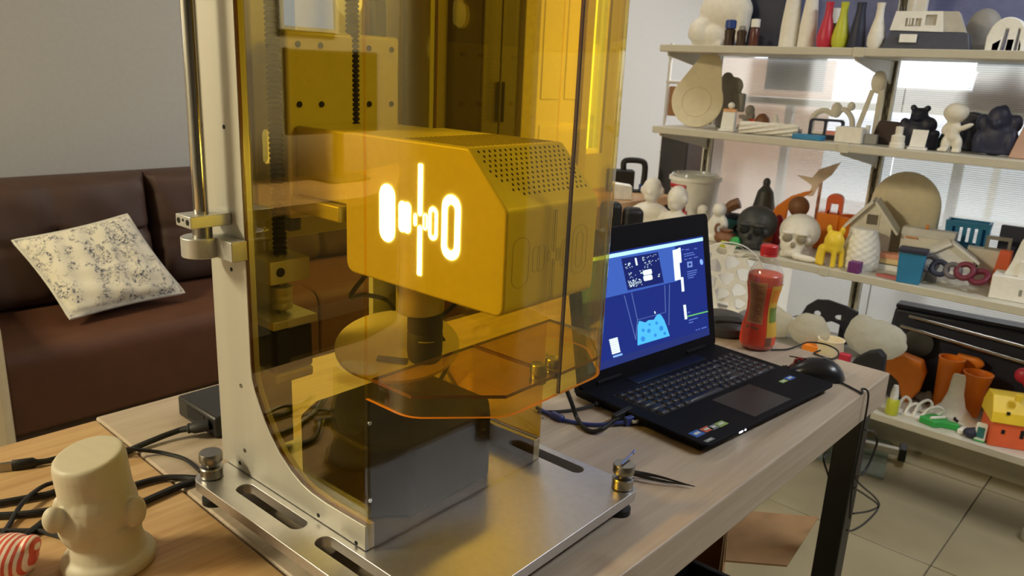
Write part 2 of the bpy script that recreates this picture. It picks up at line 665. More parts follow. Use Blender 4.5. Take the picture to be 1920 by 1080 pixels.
def toile():
    m, t, out = nt('toile print cotton')
    b = N(t, 'BsdfPrincipled')
    co = N(t, 'TexCoord')
    a = N(t, 'TexNoise')
    setin(a, Scale=16., Detail=6., Distortion=2.2)
    t.links.new(co.outputs['Object'], a.inputs['Vector'])
    c = N(t, 'TexNoise')
    setin(c, Scale=75., Detail=7., Distortion=2.5)
    t.links.new(co.outputs['Object'], c.inputs['Vector'])
    r1 = N(t, 'ValToRGB')
    r1.color_ramp.elements[0].position, r1.color_ramp.elements[1].position = .47, .58
    t.links.new(a.outputs[0], r1.inputs[0])
    r2 = N(t, 'ValToRGB')
    r2.color_ramp.elements[0].position, r2.color_ramp.elements[1].position = .47, .58
    t.links.new(c.outputs[0], r2.inputs[0])
    mu = N(t, 'Math', operation='MULTIPLY')
    t.links.new(r1.outputs[0], mu.inputs[0])
    t.links.new(r2.outputs[0], mu.inputs[1])
    mx = N(t, 'Mix', data_type='RGBA')
    mx.inputs[6].default_value = (*lin((214, 206, 184)), 1)
    mx.inputs[7].default_value = (*lin((70, 72, 92)), 1)
    t.links.new(mu.outputs[0], mx.inputs[0])
    t.links.new(mx.outputs[2], b.inputs['Base Color'])
    setin(b, Roughness=.85)
    bu = N(t, 'Bump')
    setin(bu, Strength=.2, Distance=.004)
    t.links.new(a.outputs[0], bu.inputs['Height'])
    t.links.new(bu.outputs[0], b.inputs['Normal'])
    t.links.new(b.outputs[0], out.inputs[0])
    return m


def cushion():
    TL, TR = aty(24, 452, 2.765), aty(238, 403, 2.765)
    BR, BL = Vector((1.185, 2.60, .462)), Vector((.80, 2.555, .458))
    nrm = (TR - BL).cross(TL - BR).normalized()
    if nrm.y > 0:
        nrm = -nrm
    n = 26
    rings = {}
    m = MB()
    vs, fs = [], []
    for side in (1, -1):
        for j in range(n + 1):
            for i in range(n + 1):
                u, w = i / n, j / n
                p = BL.lerp(BR, u).lerp(TL.lerp(TR, u), w)
                cc = BL.lerp(BR, .5).lerp(TL.lerp(TR, .5), .5)
                pinch = 1 - .05 * (1 - (2 * u - 1) ** 2) * abs(2 * w - 1) ** 6 - .05 * (1 - (2 * w - 1) ** 2) * abs(2 * u - 1) ** 6
                p = cc + (p - cc) * pinch
                e = max(0, (1 - (2 * u - 1) ** 4) * (1 - (2 * w - 1) ** 4)) ** .55
                wr = .005 * math.sin(9 * u + 25 * w) * (1 - w) + .004 * math.sin(30 * u - 6 * w)
                vs.append(p + nrm * side * (.045 * e + wr * e))
        o = 0 if side == 1 else (n + 1) ** 2
        for j in range(n):
            for i in range(n):
                a = o + j * (n + 1) + i
                q = (a, a + 1, a + n + 2, a + n + 1)
                fs.append(q if side == 1 else q[::-1])
    c = thing('cushion', 'cream cushion with dark blue toile print leaning on brown sofa', 'cushion', (0, 0, 0))
    ob = MB().add(vs, fs).build('cover', toile(), c, sharp=80)
    ob.data.update()
    bm = bmesh.new()
    bm.from_mesh(ob.data)
    bmesh.ops.remove_doubles(bm, verts=bm.verts, dist=.0008)
    bm.to_mesh(ob.data)
    bm.free()
    # piping round the rim
    rim = [vs[i] for i in range(n + 1)] + [vs[j * (n + 1) + n] for j in range(1, n + 1)] + [vs[n * (n + 1) + i] for i in range(n - 1, -1, -1)] + [vs[j * (n + 1)] for j in range(n - 1, 0, -1)]
    MB().tube(rim, .0055, 6, closed=True).build('piping', pm('cream piping', (205, 200, 184), .8), c)


cushion()

# dark wardrobe beyond the machine, by the back wall
wr = thing('wardrobe', 'tall dark wardrobe by the back wall behind the amber machine', 'wardrobe', (0, 0, 0))
M_DARK = pm('dark laminate', (46, 40, 36), .5)
MB().box(2.86, 3.12, 2.84, 3.085, .05, 2.0).build('body', M_DARK, wr, bevel=.003)
MB().box(2.865, 2.985, 2.822, 2.84, .07, 1.98).build('door', M_DARK, wr, bevel=.002)
MB().box(2.995, 3.115, 2.822, 2.84, .07, 1.98).build('door', M_DARK, wr, bevel=.002)
MB().box(2.97, 2.976, 2.80, 2.822, 1.0, 1.2).box(3.004, 3.01, 2.80, 2.822, 1.0, 1.2).build('handle', M_BLK, wr)
# desk with a wide dark monitor on the far left, mirrored in the amber side panel
dk = thing('desk', 'wooden desk by the back wall left of the sofa', 'desk', (0, 0, 0))
MB().box(-2.3, -.75, 2.45, 3.05, .71, .745).build('desk_top', M_WOOD_WARM, dk, bevel=.003)
for x in (-2.27, -.83):
    for y in (2.48, 2.97):
        MB().box(x, x + .05, y, y + .05, 0, .71).build('leg', M_BLK, dk)
mo = thing('monitor', 'wide black monitor on the desk left of the sofa', 'monitor', (-1.42, 2.86, .745))
MB().box(-.13, .13, -.09, .09, 0, .012).box(-.02, .02, .02, .05, .012, .25).build('stand', M_BLK, mo, bevel=.003)
MB().box(-.30, .30, -.02, .02, .21, .565).build('housing', M_BLK, mo, bevel=.006)
MB().box(-.285, .285, -.0215, -.0195, .225, .55).build('screen', pm('dark screen', (14, 14, 16), .15), mo)
# small bright picture of daylight: a high window beside the desk
pn = thing('window_2', None, None, (-1.42, 3.098, 1.49))
pn['kind'] = 'structure'
MB().holed([(-.16, -.10), (.16, -.10), (.16, .16), (-.16, .16)], [[(-.14, -.085), (.14, -.085), (.14, .145), (-.14, .145)]], -.02, .0, 'y').build('window_frame', M_WHITE, pn)
MB().box(-.14, .14, -.008, -.004, -.085, .145).build('pane', emis('daylight pane', (214, 226, 255), 2.2), pn)

# ================================================================== THE AMBER-ENCLOSED MACHINE (heights absolute, parts hang on an empty on the table)
M_ALU = pm('bead blasted aluminium', (200, 200, 198), .44, .7, var=.04, scale=120, bump=.02)
M_ALUB = pm('brushed aluminium', (196, 193, 182), .5, .35, var=.05, scale=40, bump=.03, stretch=(1, 1, .05))
M_STEEL = pm('turned steel', (158, 156, 150), .28, 1., var=.06, scale=60)
M_ROD = pm('ground steel rod', (190, 186, 178), .12, 1., var=.03)
M_HOLE = pm('dark hole', (18, 16, 15), .8)
M_SCREW = pm('black screw', (40, 38, 36), .4, .6)
M_RUB = pm('black rubber', (26, 25, 25), .6)
M_BOX = pm('satin grey cover', (216, 212, 202), .45, .1, var=.03, scale=90, bump=.02)
M_DARKP = pm('charcoal tank', (18, 16, 15), .6, spec=.2)
AMB = sheet('amber acrylic', (.99, .872, .33))
M_EDGE = pm('amber sheet edge', (226, 142, 34), .35, var=.05, sss=0)  # orange stands in for light glowing out of the cut edge
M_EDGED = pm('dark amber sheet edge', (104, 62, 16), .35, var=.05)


def edged(o, mat, ax, thin=True):
    """give the cut edges of a sheet a painted glow or dark tone: faces along (thin) or across the sheet's axis"""
    o.data.materials.append(mat)
    for p in o.data.polygons:
        a = abs(p.normal[ax])
        if (a > .9) == thin and not (ax == 0 and p.normal[1] < -.9):
            p.material_index = 1
    return o


AMB2 = sheet('pale amber acrylic', (.95, .86, .70), gloss=.4)
MO, MA = Vector((.56, .638, 0)), math.radians(1.8)
mach = thing('laser_machine', 'desktop machine in an amber acrylic enclosure on an aluminium base plate', 'machine', (MO.x, MO.y, TZ), MA)
RM = Matrix.Rotation(-MA, 3, 'Z')


def pl(px, py, ax, val):
    """machine-local point where the pixel's line of sight meets the plane ax = val"""
    c = RM @ (CAM - MO)
    d = RM @ ray(px, py)
    return c + d * ((val - c[ax]) / d[ax])


def pb(m, name, mat, parent=None, **kw):
    return m.build(name, mat, parent or mach, loc=(0, 0, -TZ) if parent is None else None, **kw)


def capsule(x, y0, y1, r, n=8):
    return [(x + r * math.cos(PI * i / n), y1 - r + r * math.sin(PI * i / n)) for i in range(n + 1)] + [(x + r * math.cos(PI + PI * i / n), y0 + r + r * math.sin(PI + PI * i / n)) for i in range(n + 1)]


def pill(y, z, w, h, n=10):
    r = w / 2
    return [(y + r * math.cos(PI * i / n), z + h / 2 - r + r * math.sin(PI * i / n)) for i in range(n + 1)] + [(y + r * math.cos(PI + PI * i / n), z - h / 2 + r + r * math.sin(PI + PI * i / n)) for i in range(n + 1)]


# base plate with four slots
slots = [capsule(-.1525, .016, .140, .0105), capsule(-.1525, -.140, -.012, .0105), capsule(.163, -.126, .0, .0095), capsule(.163, .016, .140, .0095)]
pb(MB().holed(rrect(-.184, .184, -.2, .2, .018, 6), slots, .772, .785), 'base_plate', pm('anodised plate', (196, 194, 194), .38, .95, var=.04, scale=120, bump=.02), bevel=.0018, seg=2)
for x, y in ((-.165, .182), (.1665, -.183), (.1665, .182), (-.165, -.183)):
    k = MB().lathe([(.0115, .7852), (.0132, .7865), (.0132, .7975), (.012, .799), (.006, .7995), (.0055, .8045), (.012, .805), (.0134, .8065), (.0134, .8155), (.0125, .817), (0, .817)], 28, (x, y, 0))
    kn = pb(k, 'levelling_knob', M_STEEL)
    MB().lathe([(.013, .7505), (.013, .758), (.006, .760), (.006, .772)], 20, (x, y, 0)).build('foot', M_RUB, kn)
# side frames
curve = [(.137, .932), (.1355, .915), (.131, .902), (.122, .886), (.113, .871), (.102, .857), (.085, .840), (.063, .826), (.045, .8185), (.026, .8145), (0, .813), (-.03, .8135), (-.066, .8145)]
frame = [(-.066, .7855), (.211, .7855), (.211, 1.47), (.137, 1.47)] + curve
for x0, x1 in ((-.134, -.122), (.138, .150)):
    fr = pb(MB().prism(frame, x0, x1, 'x'), 'side_frame', M_ALUB, bevel=.0008, seg=2)
    if x0 < 0:
        for px, py, dark in ((420, 238, 1), (434, 505, 1), (452, 723, 0), (459, 844, 0), (450, 868, 1), (597, 966, 1), (668, 1018, 1)):
            p = pl(px, py, 0, -.134)
            MB().lathe([(0, 0), (.0026, 0), (.0026, .0006), (.0019, .0008), (0, .0008)] if not dark else [(0, 0), (.0024, 0), (.0024, .0004), (0, .0004)], 14, M=T(-.1341, p.y, p.z) @ RY(-90)).build('screw', M_HOLE if dark else M_STEEL, fr)
# amber side panels, flat, filling the curve of each frame
side = [(-.0655, .8165), (-.03, .8155), (0, .815), (.026, .8165), (.045, .8205), (.062, .8285), (.084, .8425), (.101, .8595), (.112, .873), (.121, .888), (.1295, .903), (.134, .915), (.1355, .932), (.1355, 1.465), (-.0655, 1.465)]
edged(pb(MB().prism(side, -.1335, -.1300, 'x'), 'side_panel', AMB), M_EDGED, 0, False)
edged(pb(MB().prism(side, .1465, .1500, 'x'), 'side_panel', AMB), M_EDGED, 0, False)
# lower front panel, a single paler sheet
pb(MB().prism([(-.1298, .787), (.1463, .787), (.1463, .9725), (-.1298, .9725)], -.069, -.0655, 'y'), 'front_panel', AMB2, bevel=.0004, seg=1)
for x in (-.131, .148):
    for z in (.845, .93):
        pb(MB().lathe([(0, 0), (.0022, 0), (.0022, .001), (0, .001)], 12, M=T(x, -.0696, z) @ RX(90)), 'screw', M_STEEL)


def bent(path, th, z0, z1, r=.016):
    pts = [Vector(p) for p in path]
    out = [pts[0]]
    for i in range(1, len(pts) - 1):
        a, p, b = pts[i - 1], pts[i], pts[i + 1]
        u, w = (a - p).normalized(), (b - p).normalized()
        for j in range(7):
            k = j / 6
            out.append((p + u * r) * (1 - k) ** 2 + p * 2 * k * (1 - k) + (p + w * r) * k * k)
    out.append(pts[-1])
    L, Rr = [], []
    for i, p in enumerate(out):
        d = (out[min(i + 1, len(out) - 1)] - out[max(i - 1, 0)]).normalized()
        n = Vector((-d.y, d.x))
        L.append(p + n * th / 2)
        Rr.append(p - n * th / 2)
    return MB().prism([tuple(p) for p in L + Rr[::-1]], z0, z1)


SEAM = .0135
dl = pb(bent([(-.1317, -.0662), (-.1317, -.1265), (-.0645, -.1885), (SEAM - .0009, -.1885)], .0035, .955, 1.462), 'door', AMB)
dr = pb(bent([(.1485, -.0662), (.1515, -.1265), (.0895, -.1885), (SEAM + .0016, -.1885)], .0035, .955, 1.462), 'door', AMB)
MB().box(SEAM - .0006, SEAM + .0014, -.1902, -.1868, .956, 1.461).build('seam_shade', pm('dark gasket', (40, 22, 10), .5), dr)  # dark strip standing in for the shaded gap between the doors
MB().prism([(-.1285, -.0705), (SEAM - .0009, -.0705), (SEAM - .0009, -.1862), (-.064, -.1862), (-.1285, -.1262)], .973, .9765).build('door_floor', [AMB], dl)
MB().prism([(.149, -.0705), (SEAM + .0016, -.0705), (SEAM + .0016, -.1862), (.0892, -.1862), (.149, -.1262)], .973, .9765).build('door_floor', [AMB], dr)
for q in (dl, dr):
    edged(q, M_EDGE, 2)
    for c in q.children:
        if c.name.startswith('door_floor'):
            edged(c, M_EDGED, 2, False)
for x, pr in ((.002, dl), (.0265, dr)):
    MB().lathe([(.0, .9766), (.0085, .9767), (.0085, .9845), (.0075, .986), (.005, .9855), (.0, .9855)], 22, (x, -.171, 0)).build('door_knob', M_STEEL, pr)
    MB().lathe([(.0, .966), (.0085, .966), (.0085, .9725), (.0, .9728)], 22, (x, -.171, 0)).build('magnet', M_STEEL, pr)
pb(MB().prism(fillet([(-.134, .211), (-.134, -.13), (-.065, -.192), (.09, -.192), (.1535, -.13), (.1535, .211)], [.004, .01, .01, .01, .01, .004]), 1.4705, 1.482), 'top_plate', AMB, bevel=.001)
# back wall of the machine with rails, screws, motor and carriage
bp = pb(MB().holed([(-.121, 1.06), (.137, 1.06), (.137, 1.468), (-.121, 1.468)], [capsule(-.07, 1.15, 1.19, .006), circle(.05, 1.34, .02, 20)], .186, .196, 'y'), 'back_plate', M_BOX, bevel=.001)
for x in (-.045, .088):
    r_ = MB().box(x - .0085, x + .0085, .172, .1858, 1.07, 1.45).build('rail', M_SCREW, bp, bevel=.002)
for x, z0 in ((-.078, 1.05), (.030, 1.19)):
    prof = []
    z = z0
    while z < 1.45:
        prof += [(.0082, z), (.0082, z + .0028), (.0068, z + .0036), (.0068, z + .0048)]
        z += .0056
    MB().lathe(prof, 18, (x, .156, 0)).build('ball_screw', M_SCREW, bp)
MB().box(-.105, -.052, .135, .1855, 1.02, 1.047).build('bearing_block', M_ALUB, bp, bevel=.001)
MB().lathe([(0, 0), (.0055, 0), (.0055, .0006), (0, .0006)], 16, M=T(-.092, .1349, 1.034) @ RX(90)).build('screw', M_HOLE, bp)
MB().lathe([(.0125, .985), (.0125, .990), (.0118, .991), (.0118, .994), (.0125, .995), (.0125, .998), (.0118, .999), (.0118, 1.002), (.0125, 1.003), (.0125, 1.011)], 24, (-.078, .156, 0)).build('coupling', M_ALUB, bp)
MB().cyl(.005, .96, 1.05, 14, (-.078, .156)).build('shaft', M_STEEL, bp)
mt = pb(MB().box(-.108, -.048, .128, .186, .968, .978), 'motor_bracket', M_ALUB, bevel=.001)
MB().box(-.104, -.052, .132, .184, .912, .967).build('motor', M_DARKP, mt, bevel=.004)
MB().box(-.104, -.052, .132, .184, .899, .9115).build('motor_cap', M_ALUB, mt, bevel=.003)
MB().box(-.108, -.048, .186, .196, .79, 1.06).build('upright', M_ALUB, mt, bevel=.001)
pb(MB().box(.085, .137, .186, .196, .79, 1.058), 'upright', M_ALUB, bevel=.001)
# carriage and head
ca = pb(MB().box(-.066, .098, .150, .1705, 1.09, 1.30), 'carriage', M_BOX, bevel=.004)
for x in (-.05, -.02, .05, .085):
    for z in (1.115, 1.22, 1.285):
        MB().lathe([(0, 0), (.0035, 0), (.0035, .001), (.0028, .0018), (0, .0018)], 14, M=T(x, .1499, z) @ RX(90)).build('bolt', M_SCREW, ca)
MB().box(-.066, .098, .06, .150, 1.10, 1.118).build('arm', M_ALUB, ca, bevel=.002)
body = fillet([(.056, 1.047), (.056, 1.1985), (-.124, 1.1985), (-.174, 1.147), (-.174, 1.047)], [.014, .004, .008, .010, .012])
hx0, hx1 = -.06, .082
hd = pb(MB().prism(body, hx0, hx1, 'x'), 'head_cover', M_BOX, bevel=.0025, seg=3)
MB().prism(fillet([(.057, 1.119), (.057, 1.197), (.150, 1.197), (.150, 1.119)], .004), hx0 + .004, hx1 - .004, 'x').build('rear_housing', M_BOX, hd, bevel=.002)
# lit logo on the left face: pills, rings, double bar
M_LOGO = emis('backlit logo', (255, 251, 240), 13.)
cy, cz = -.0615, 1.1215


def logo_shapes(d):
    """outlines (y, z) with optional hole"""
    L = [(pill(cy + d * .049, cz, .0235, .060), None), (pill(cy + d * .0260, cz, .0105, .0315), None), (pill(cy + d * .0187, cz, .0105, .0315), None), (pill(cy + d * .0068, cz, .0042, .0125), None),
         (pill(cy - d * .0075, cz, .0062, .0165), pill(cy - d * .0075, cz, .0028, .0125)), (pill(cy - d * .0185, cz, .0125, .033), pill(cy - d * .0185, cz, .0052, .0245)),
         (pill(cy - d * .0430, cz, .0245, .063), pill(cy - d * .0430, cz, .0105, .045))]
    for s in (-1, 1):
        for u in (-1, 1):
            a, b = cz + s * .0045, cz + s * .056
            L.append(([(cy + u * .0003, a), (cy + u * .0003 + u * .0027, a + s * .002), (cy + u * .0030, b - s * .001), (cy + u * .0015, b), (cy + u * .0003, b - s * .001)], None))
    return L


lg = MB()
for outl, hole in logo_shapes(1):
    if hole:
        lg.holed(outl, [hole], hx0 - .0006, hx0 + .0004, 'x')
    else:
        lg.prism(outl, hx0 - .0006, hx0 + .0004, 'x')
lg.build('logo', M_LOGO, hd, smooth=False)['label'] = 'glowing white logo of pills and rings'
# the same logo lightly engraved on the front face
eg = MB()
for outl, hole in logo_shapes(1):
    for lp in (outl, hole):
        if lp:
            pts = [(.011 + (p[0] - cy) * -1.0, -.1741, 1.097 + (p[1] - cz) * .8) for p in lp]
            eg.tube(pts, .0002, 4, closed=True)
eg.build('engraved_logo', pm('engraving', (150, 144, 132), .7), hd)
# perforated slope and top slits
SLN = Vector((0, -.7165, .6976))
vh = MB()
for r_i in range(10):
    w = .10 + .078 * r_i
    for c_i in range(17):
        x = -.050 + .0075 * c_i + (.00375 if r_i % 2 else 0)
        if c_i < max(0, (r_i - 5)) * .6 or x > .074:
            continue
        p = Vector((x, -.1225 - .050 * w, 1.1998 - .0515 * w))
        M4 = T(p.x, p.y, p.z) @ RX(45.8)
        vh.lathe([(0, .0003), (.0013, .0003), (.0013, -.002)], 8, M=M4, sy=1.25)
vh.build('vent_holes', M_HOLE, hd, smooth=False)['kind'] = 'stuff'
sl = MB()
for c_i in range(20):
    x = -.052 + .0066 * c_i
    sl.box(x, x + .0009, -.118, -.03, 1.1975, 1.1989)
sl.build('vent_slits', pm('slit shade', (96, 90, 80), .8), hd, smooth=False)['kind'] = 'stuff'
# lens under the head
ln = pb(MB().lathe([(.0, .996), (.026, .996), (.0275, .998), (.0275, 1.046), (0, 1.046)], 32, (.010, .012, 0)), 'lens_mount', M_ALUB)
lb = MB().lathe([(.0, .938), (.017, .938), (.0195, .941), (.0205, .950), (.0205, .972), (.0195, .974), (.0205, .976), (.0205, .9958), (0, .9958)], 32, (.011, .004, 0)).build('lens_barrel', M_RUB, ln)
MB().lathe([(.0207, .966), (.0207, .9672)], 12, (.011, .004, 0), a0=3.6, a1=4.5).build('lens_marking', pm('white print', (190, 190, 185), .6), ln, solid=.0003)
# octagonal tank and tilted round platter
tk = pb(MB().prism([(-.061, -.054), (.066, -.054), (.101, -.019), (.101, .10), (.066, .12), (-.061, .12), (-.096, .10), (-.096, -.019)], .7852, .872), 'tank', M_DARKP, bevel=.006, seg=3)
TM = T(.045, .09, .928) @ Matrix.Rotation(math.radians(15), 4, Vector((.67, -.74, 0)))
MB().lathe([(0, -.007), (.076, -.007), (.0785, -.005), (.0785, -.001), (.077, .0), (0, .0)], 48, M=TM).build('platter', pm('tan platter', (206, 190, 160), .5, var=.06, scale=10), tk)
MB().lathe([(.02, .872), (.018, .90), (.014, .922)], 20, (.045, .09, 0)).build('pedestal', M_DARKP, tk)
MB().box(-.004, .004, -.026, .012, .0005, .004, M=TM @ T(-.035, -.02, 0) @ RZ(35)).build('platter_key', M_RUB, tk)
# cables inside
for pts in ([(.06, .03, 1.046), (.085, .02, 1.0), (.075, .05, .955), (.11, .06, .90), (.118, .11, .83), (.11, .18, .80)], [(-.03, .05, 1.046), (-.02, .10, 1.0), (.03, .13, .985), (.09, .15, .95), (.12, .17, .85), (.125, .19, .80)]):
    pb(MB().tube(spline(pts, 8), .003, 8), 'internal_cable', M_RUB)
# rod with its clamp and ring bracket on the outside of the left frame
rx_, ry_ = -.1605, .1765
rd = pb(MB().lathe([(.0078, 1.080), (.0080, 1.081), (.0080, 1.55), (.007, 1.552)], 24, (rx_, ry_, 0)), 'guide_rod', M_ROD)
cl = pb(MB().box(-.1815, -.1345, .1605, .1925, 1.0905, 1.1035), 'rod_clamp', M_ALU, bevel=.0008)
for y, z, r in ((.167, 1.097, .0032), (.1765, 1.0985, .0016), (.186, 1.097, .0032)):
    MB().lathe([(0, 0), (r, 0), (r, .0004), (0, .0004)], 14, M=T(-.1816, y, z) @ RY(-90)).build('clamp_screw', M_SCREW, cl)
arm = [(-.1345, .131), (-.1345, .20), (-.15, .203)]
rb = MB().cyl(.0205, 1.0555, 1.0775, 36, (-.1608, .1815))
rbo = pb(rb, 'ring_bracket', M_ALU, bevel=.001)
MB().prism(fillet([(-.1345, .131), (-.1345, .190), (-.150, .190), (-.1535, .166), (-.1525, .150), (-.1535, .131)], [.001, .001, .001, .006, .006, .002]), 1.0555, 1.0773).build('bracket_arm', M_ALU, rbo, bevel=.0008)
MB().cyl(.0105, 1.0776, 1.0904, 24, (rx_, ry_)).build('bushing', M_STEEL, rbo)
# hex key pushed through the front knob
hk = thing('hex_key', 'short bright hex key lying across the front right knob', 'tool', (0, 0, 0))
kp = Matrix.Translation(MO) @ Matrix.Rotation(MA, 4, 'Z')
a = kp @ Vector((.1585, -.1835, .8188))
b = kp @ Vector((.1905, -.1795, .8206))
MB().tube([a, a.lerp(b, .5), b], .0014, 6).build('shaft', M_ROD, hk)
MB().tube([b, b + (b - a).normalized() * .006], .0021, 6).build('ball_end', M_ROD, hk)

# ================================================================== ON THE TABLE, LEFT
VIEW = math.atan2(rx.y, rx.x)            # heading whose local x points to the right of the picture
M_PLA = pm('white printed plastic', (196, 188, 166), .5, var=.03, scale=200, bump=.06, stretch=(.2, .2, 3), sss=.15)
M_CABLE = pm('black cable', (24, 23, 23), .45)
g = atz(206, 1052, TZ)
fig = MB()
fig.lathe([(0, 0), (.0435, 0), (.0455, .004), (.0455, .010), (.043, .014), (.038, .018), (.034, .03), (.034, .05), (0, .05)], 32)
fig.ell((-.004, .0, .066), (.0365, .039, .044))
fig.ell((-.010, -.010, .056), (.030, .032, .034))
prof = [(0, .066), (.0350, .066), (.0345, .09), (.0345, .116), (.0335, .123), (.031, .1255), (0, .1255)]
fig.lathe(prof, 32, M=T(-.010, 0, 0) @ Matrix(((1, 0, -.10, .012), (0, 1, 0, 0), (.10, .16, 1, 0), (0, 0, 0, 1))))
fig.ell((-.043, .0, .060), (.009, .009, .016), RY(-8))
fig.ell((.036, -.008, .066), (.011, .009, .018), RY(10))
fig.ell((-.03, -.038, .072), (.010, .010, .014))
solo = fig.build('head_figure', M_PLA, None, remesh=.0016, loc=g, rot=(0, 0, VIEW))
tag(solo, 'white 3D printed head wearing a flat-topped hat on the table corner', 'figurine')


def stripes(name, c1, c2, scale, dist=3.):
    m, t, out = nt(name)
    b = N(t, 'BsdfPrincipled')
    co = N(t, 'TexCoord')
    w = N(t, 'TexWave')
    setin(w, Scale=scale, Distortion=dist, Detail=2.)
    w.inputs['Detail Scale'].default_value = .6
    t.links.new(co.outputs['Object'], w.inputs['Vector'])
    ra = N(t, 'ValToRGB')
    ra.color_ramp.elements[0].position, ra.color_ramp.elements[1].position = .4, .6
    ra.color_ramp.elements[0].color, ra.color_ramp.elements[1].color = (*lin(c1), 1), (*lin(c2), 1)
    t.links.new(w.outputs[0], ra.inputs[0])
    t.links.new(ra.outputs[0], b.inputs['Base Color'])
    setin(b, Roughness=.45)
    t.links.new(b.outputs[0], out.inputs[0])
    return m


g = atz(8, 1085, TZ)
st = MB()
st.ell((0, 0, .022), (.036, .03, .024), RY(-15)).ell((.026, .004, .034), (.010, .014, .014), RY(25)).ell((-.03, 0, .03), (.03, .028, .03))
st.box(-.03, .02, -.02, .02, 0, .01)
tag(st.build('striped_figurine', stripes('red and white stripes', (206, 84, 66), (232, 214, 196), 55., 2.5), None, remesh=.0015, loc=g, rot=(0, 0, VIEW)), 'red and white wavy striped figurine at the near left table edge', 'figurine')


def cable(name, label, px, r, group=None, z=None, ends=None, cat='cable', mat=None):
    z = z if z is not None else TZ + r + .0006
    pts = [p if isinstance(p, Vector) else atz(p[0], p[1], (p[2] if len(p) > 2 else z)) for p in px]
    sp = spline(pts, 9)
    base = Vector((sp[0].x, sp[0].y, TZ))
    t = thing(name, label, cat, base, 0, group)
    MB().tube([p - base for p in sp], r, 8).build('cord', mat or M_CABLE, t)
    return t, base


CG = 'black cables lying on the left table'
# power adapter with its mains lead
pa = thing('power_adapter', 'black power adapter brick behind the aluminium side frame', 'adapter', atz(405, 818, TZ), .02)
MB().box(-.005, .062, -.01, .10, 0, .032).build('brick', pm('adapter plastic', (34, 33, 33), .4), pa, bevel=.004)
MB().box(-.006, -.004, .02, .07, .008, .026).build('socket', M_HOLE, pa)
A = atz(388, 797, TZ + .017)
B = atz(338, 806, TZ + .012)
ml, b0 = cable('mains_lead', 'thick black mains lead plugged into the power adapter', [(B), (300, 820, TZ + .008), (240, 846), (170, 885), (107, 921), (50, 934), (-40, 950)], .0042, CG)
d = (B - A)
M3 = Matrix.Translation(A - b0) @ d.to_track_quat('Z', 'Y').to_matrix().to_4x4()
L = d.length
MB().lathe([(0, -.004), (.0105, -.004), (.0115, .004), (.0115, L * .45), (.0085, L * .62), (.0095, L * .64), (.0095, L * .70), (.006, L * .74), (.0055, L)], 12, M=M3, sy=.72).build('plug', M_RUB, ml, bevel=.0006)
uc, b1 = cable('usb_cable', 'black cable ending in a metal usb plug at the left edge', [(72, 866), (130, 853), (190, 845, TZ + .010), (237, 842, TZ + .0135), (285, 846, TZ + .006), (310, 850), (347, 861), (376, 884)], .0026, CG)
A, B = atz(76, 866, TZ + .006), atz(-8, 878, TZ + .006)
d = B - A
M3 = Matrix.Translation(A - b1) @ d.to_track_quat('Z', 'X').to_matrix().to_4x4()
L = d.length
MB().lathe([(.004, -.012), (.0042, .0), (.0046, .004), (.0078, .008), (.0082, L * .62), (.0075, L * .64)], 12, M=M3, sy=.6).build('plug_grip', M_RUB, uc)
MB().box(-.0058, .0058, -.0022, .0022, L * .64, L, M=M3).build('plug_shell', M_STEEL, uc, bevel=.0003)
MB().box(-.0045, -.0015, .00225, .0026, L * .72, L * .8, M=M3).box(.0015, .0045, .00225, .0026, L * .72, L * .8, M=M3).build('plug_window', M_HOLE, uc)
cable('data_cable', 'thick black cable running under the left edge of the base plate', [(372, 897, TZ + .006), (340, 895), (300, 897), (247, 911), (170, 940), (90, 957), (40, 964), (-40, 968)], .0040, CG)
cable('data_cable', 'thick black cable bending toward the striped figurine', [(368, 901, TZ + .005), (330, 914), (273, 939), (190, 975), (120, 968, TZ + .012), (90, 974), (50, 1003), (5, 1034)], .0042, CG)
cable('data_cable', 'thin black cable looping upward behind the white head figure', [(150, 893, TZ + .016), (107, 903, TZ + .014), (77, 914, TZ + .012), (43, 942, TZ + .010), (17, 984), (-20, 1040)], .0028, CG)
cable('data_cable', 'thin black cable ending beneath the white head figure', [(122, 1009), (95, 1001), (70, 995), (35, 995), (-40, 995)], .0027, CG)

# ================================================================== LAPTOP
LA = math.radians(-5.4)
LFL = Vector((.941, .459, TZ))
lt = thing('laptop', 'open black laptop with a lit blue screen on the table', 'laptop', LFL, LA)
LR = Matrix.Rotation(-LA, 3, 'Z')


def lap(px, py, z=.0185):
    p = LR @ (atz(px, py, TZ + z) - LFL)
    return p.x, p.y


M_LAP = pm('laptop soft black', (20, 20, 25), .6, var=.06, scale=200, spec=.1)
M_KEY = pm('key plastic', (38, 38, 44), .4)
DZ = .0178
deck = MB().prism3([(.006, .012, .003), (.381, .012, .003), (.381, .258, .001), (.006, .258, .001)], [(.002, .006, .010), (.385, .006, .010), (.385, .262, .012), (.002, .262, .012)])
bs = deck.build('underside', M_LAP, lt, bevel=.002)
o = MB().prism(rrect(0, .387, 0, .265, .012, 4), .0122, DZ).build('deck', M_LAP, lt, bevel=.0015)
MB().box(.146, .258, .012, .090, DZ - .0004, DZ + .0004).build('trackpad', pm('trackpad', (44, 42, 44), .35), lt, bevel=.0003)
MB().box(.10, .30, .206, .232, DZ - .001, DZ + .0012).build('speaker_grille', pm('grille', (44, 46, 60), .3, .6), lt, bevel=.0006)
kb = MB().box(.028, .368, .101, .199, DZ - .0006, DZ + .0002).build('keyboard', pm('key well', (14, 14, 17), .6), lt)
ksrc = MB().prism3([(-.5, -.5, 0), (.5, -.5, 0), (.5, .5, 0), (-.5, .5, 0)], [(-.46, -.46, .0022), (.46, -.46, .0022), (.46, .46, .0022), (-.46, .46, .0022)]).build('key', M_KEY, kb)
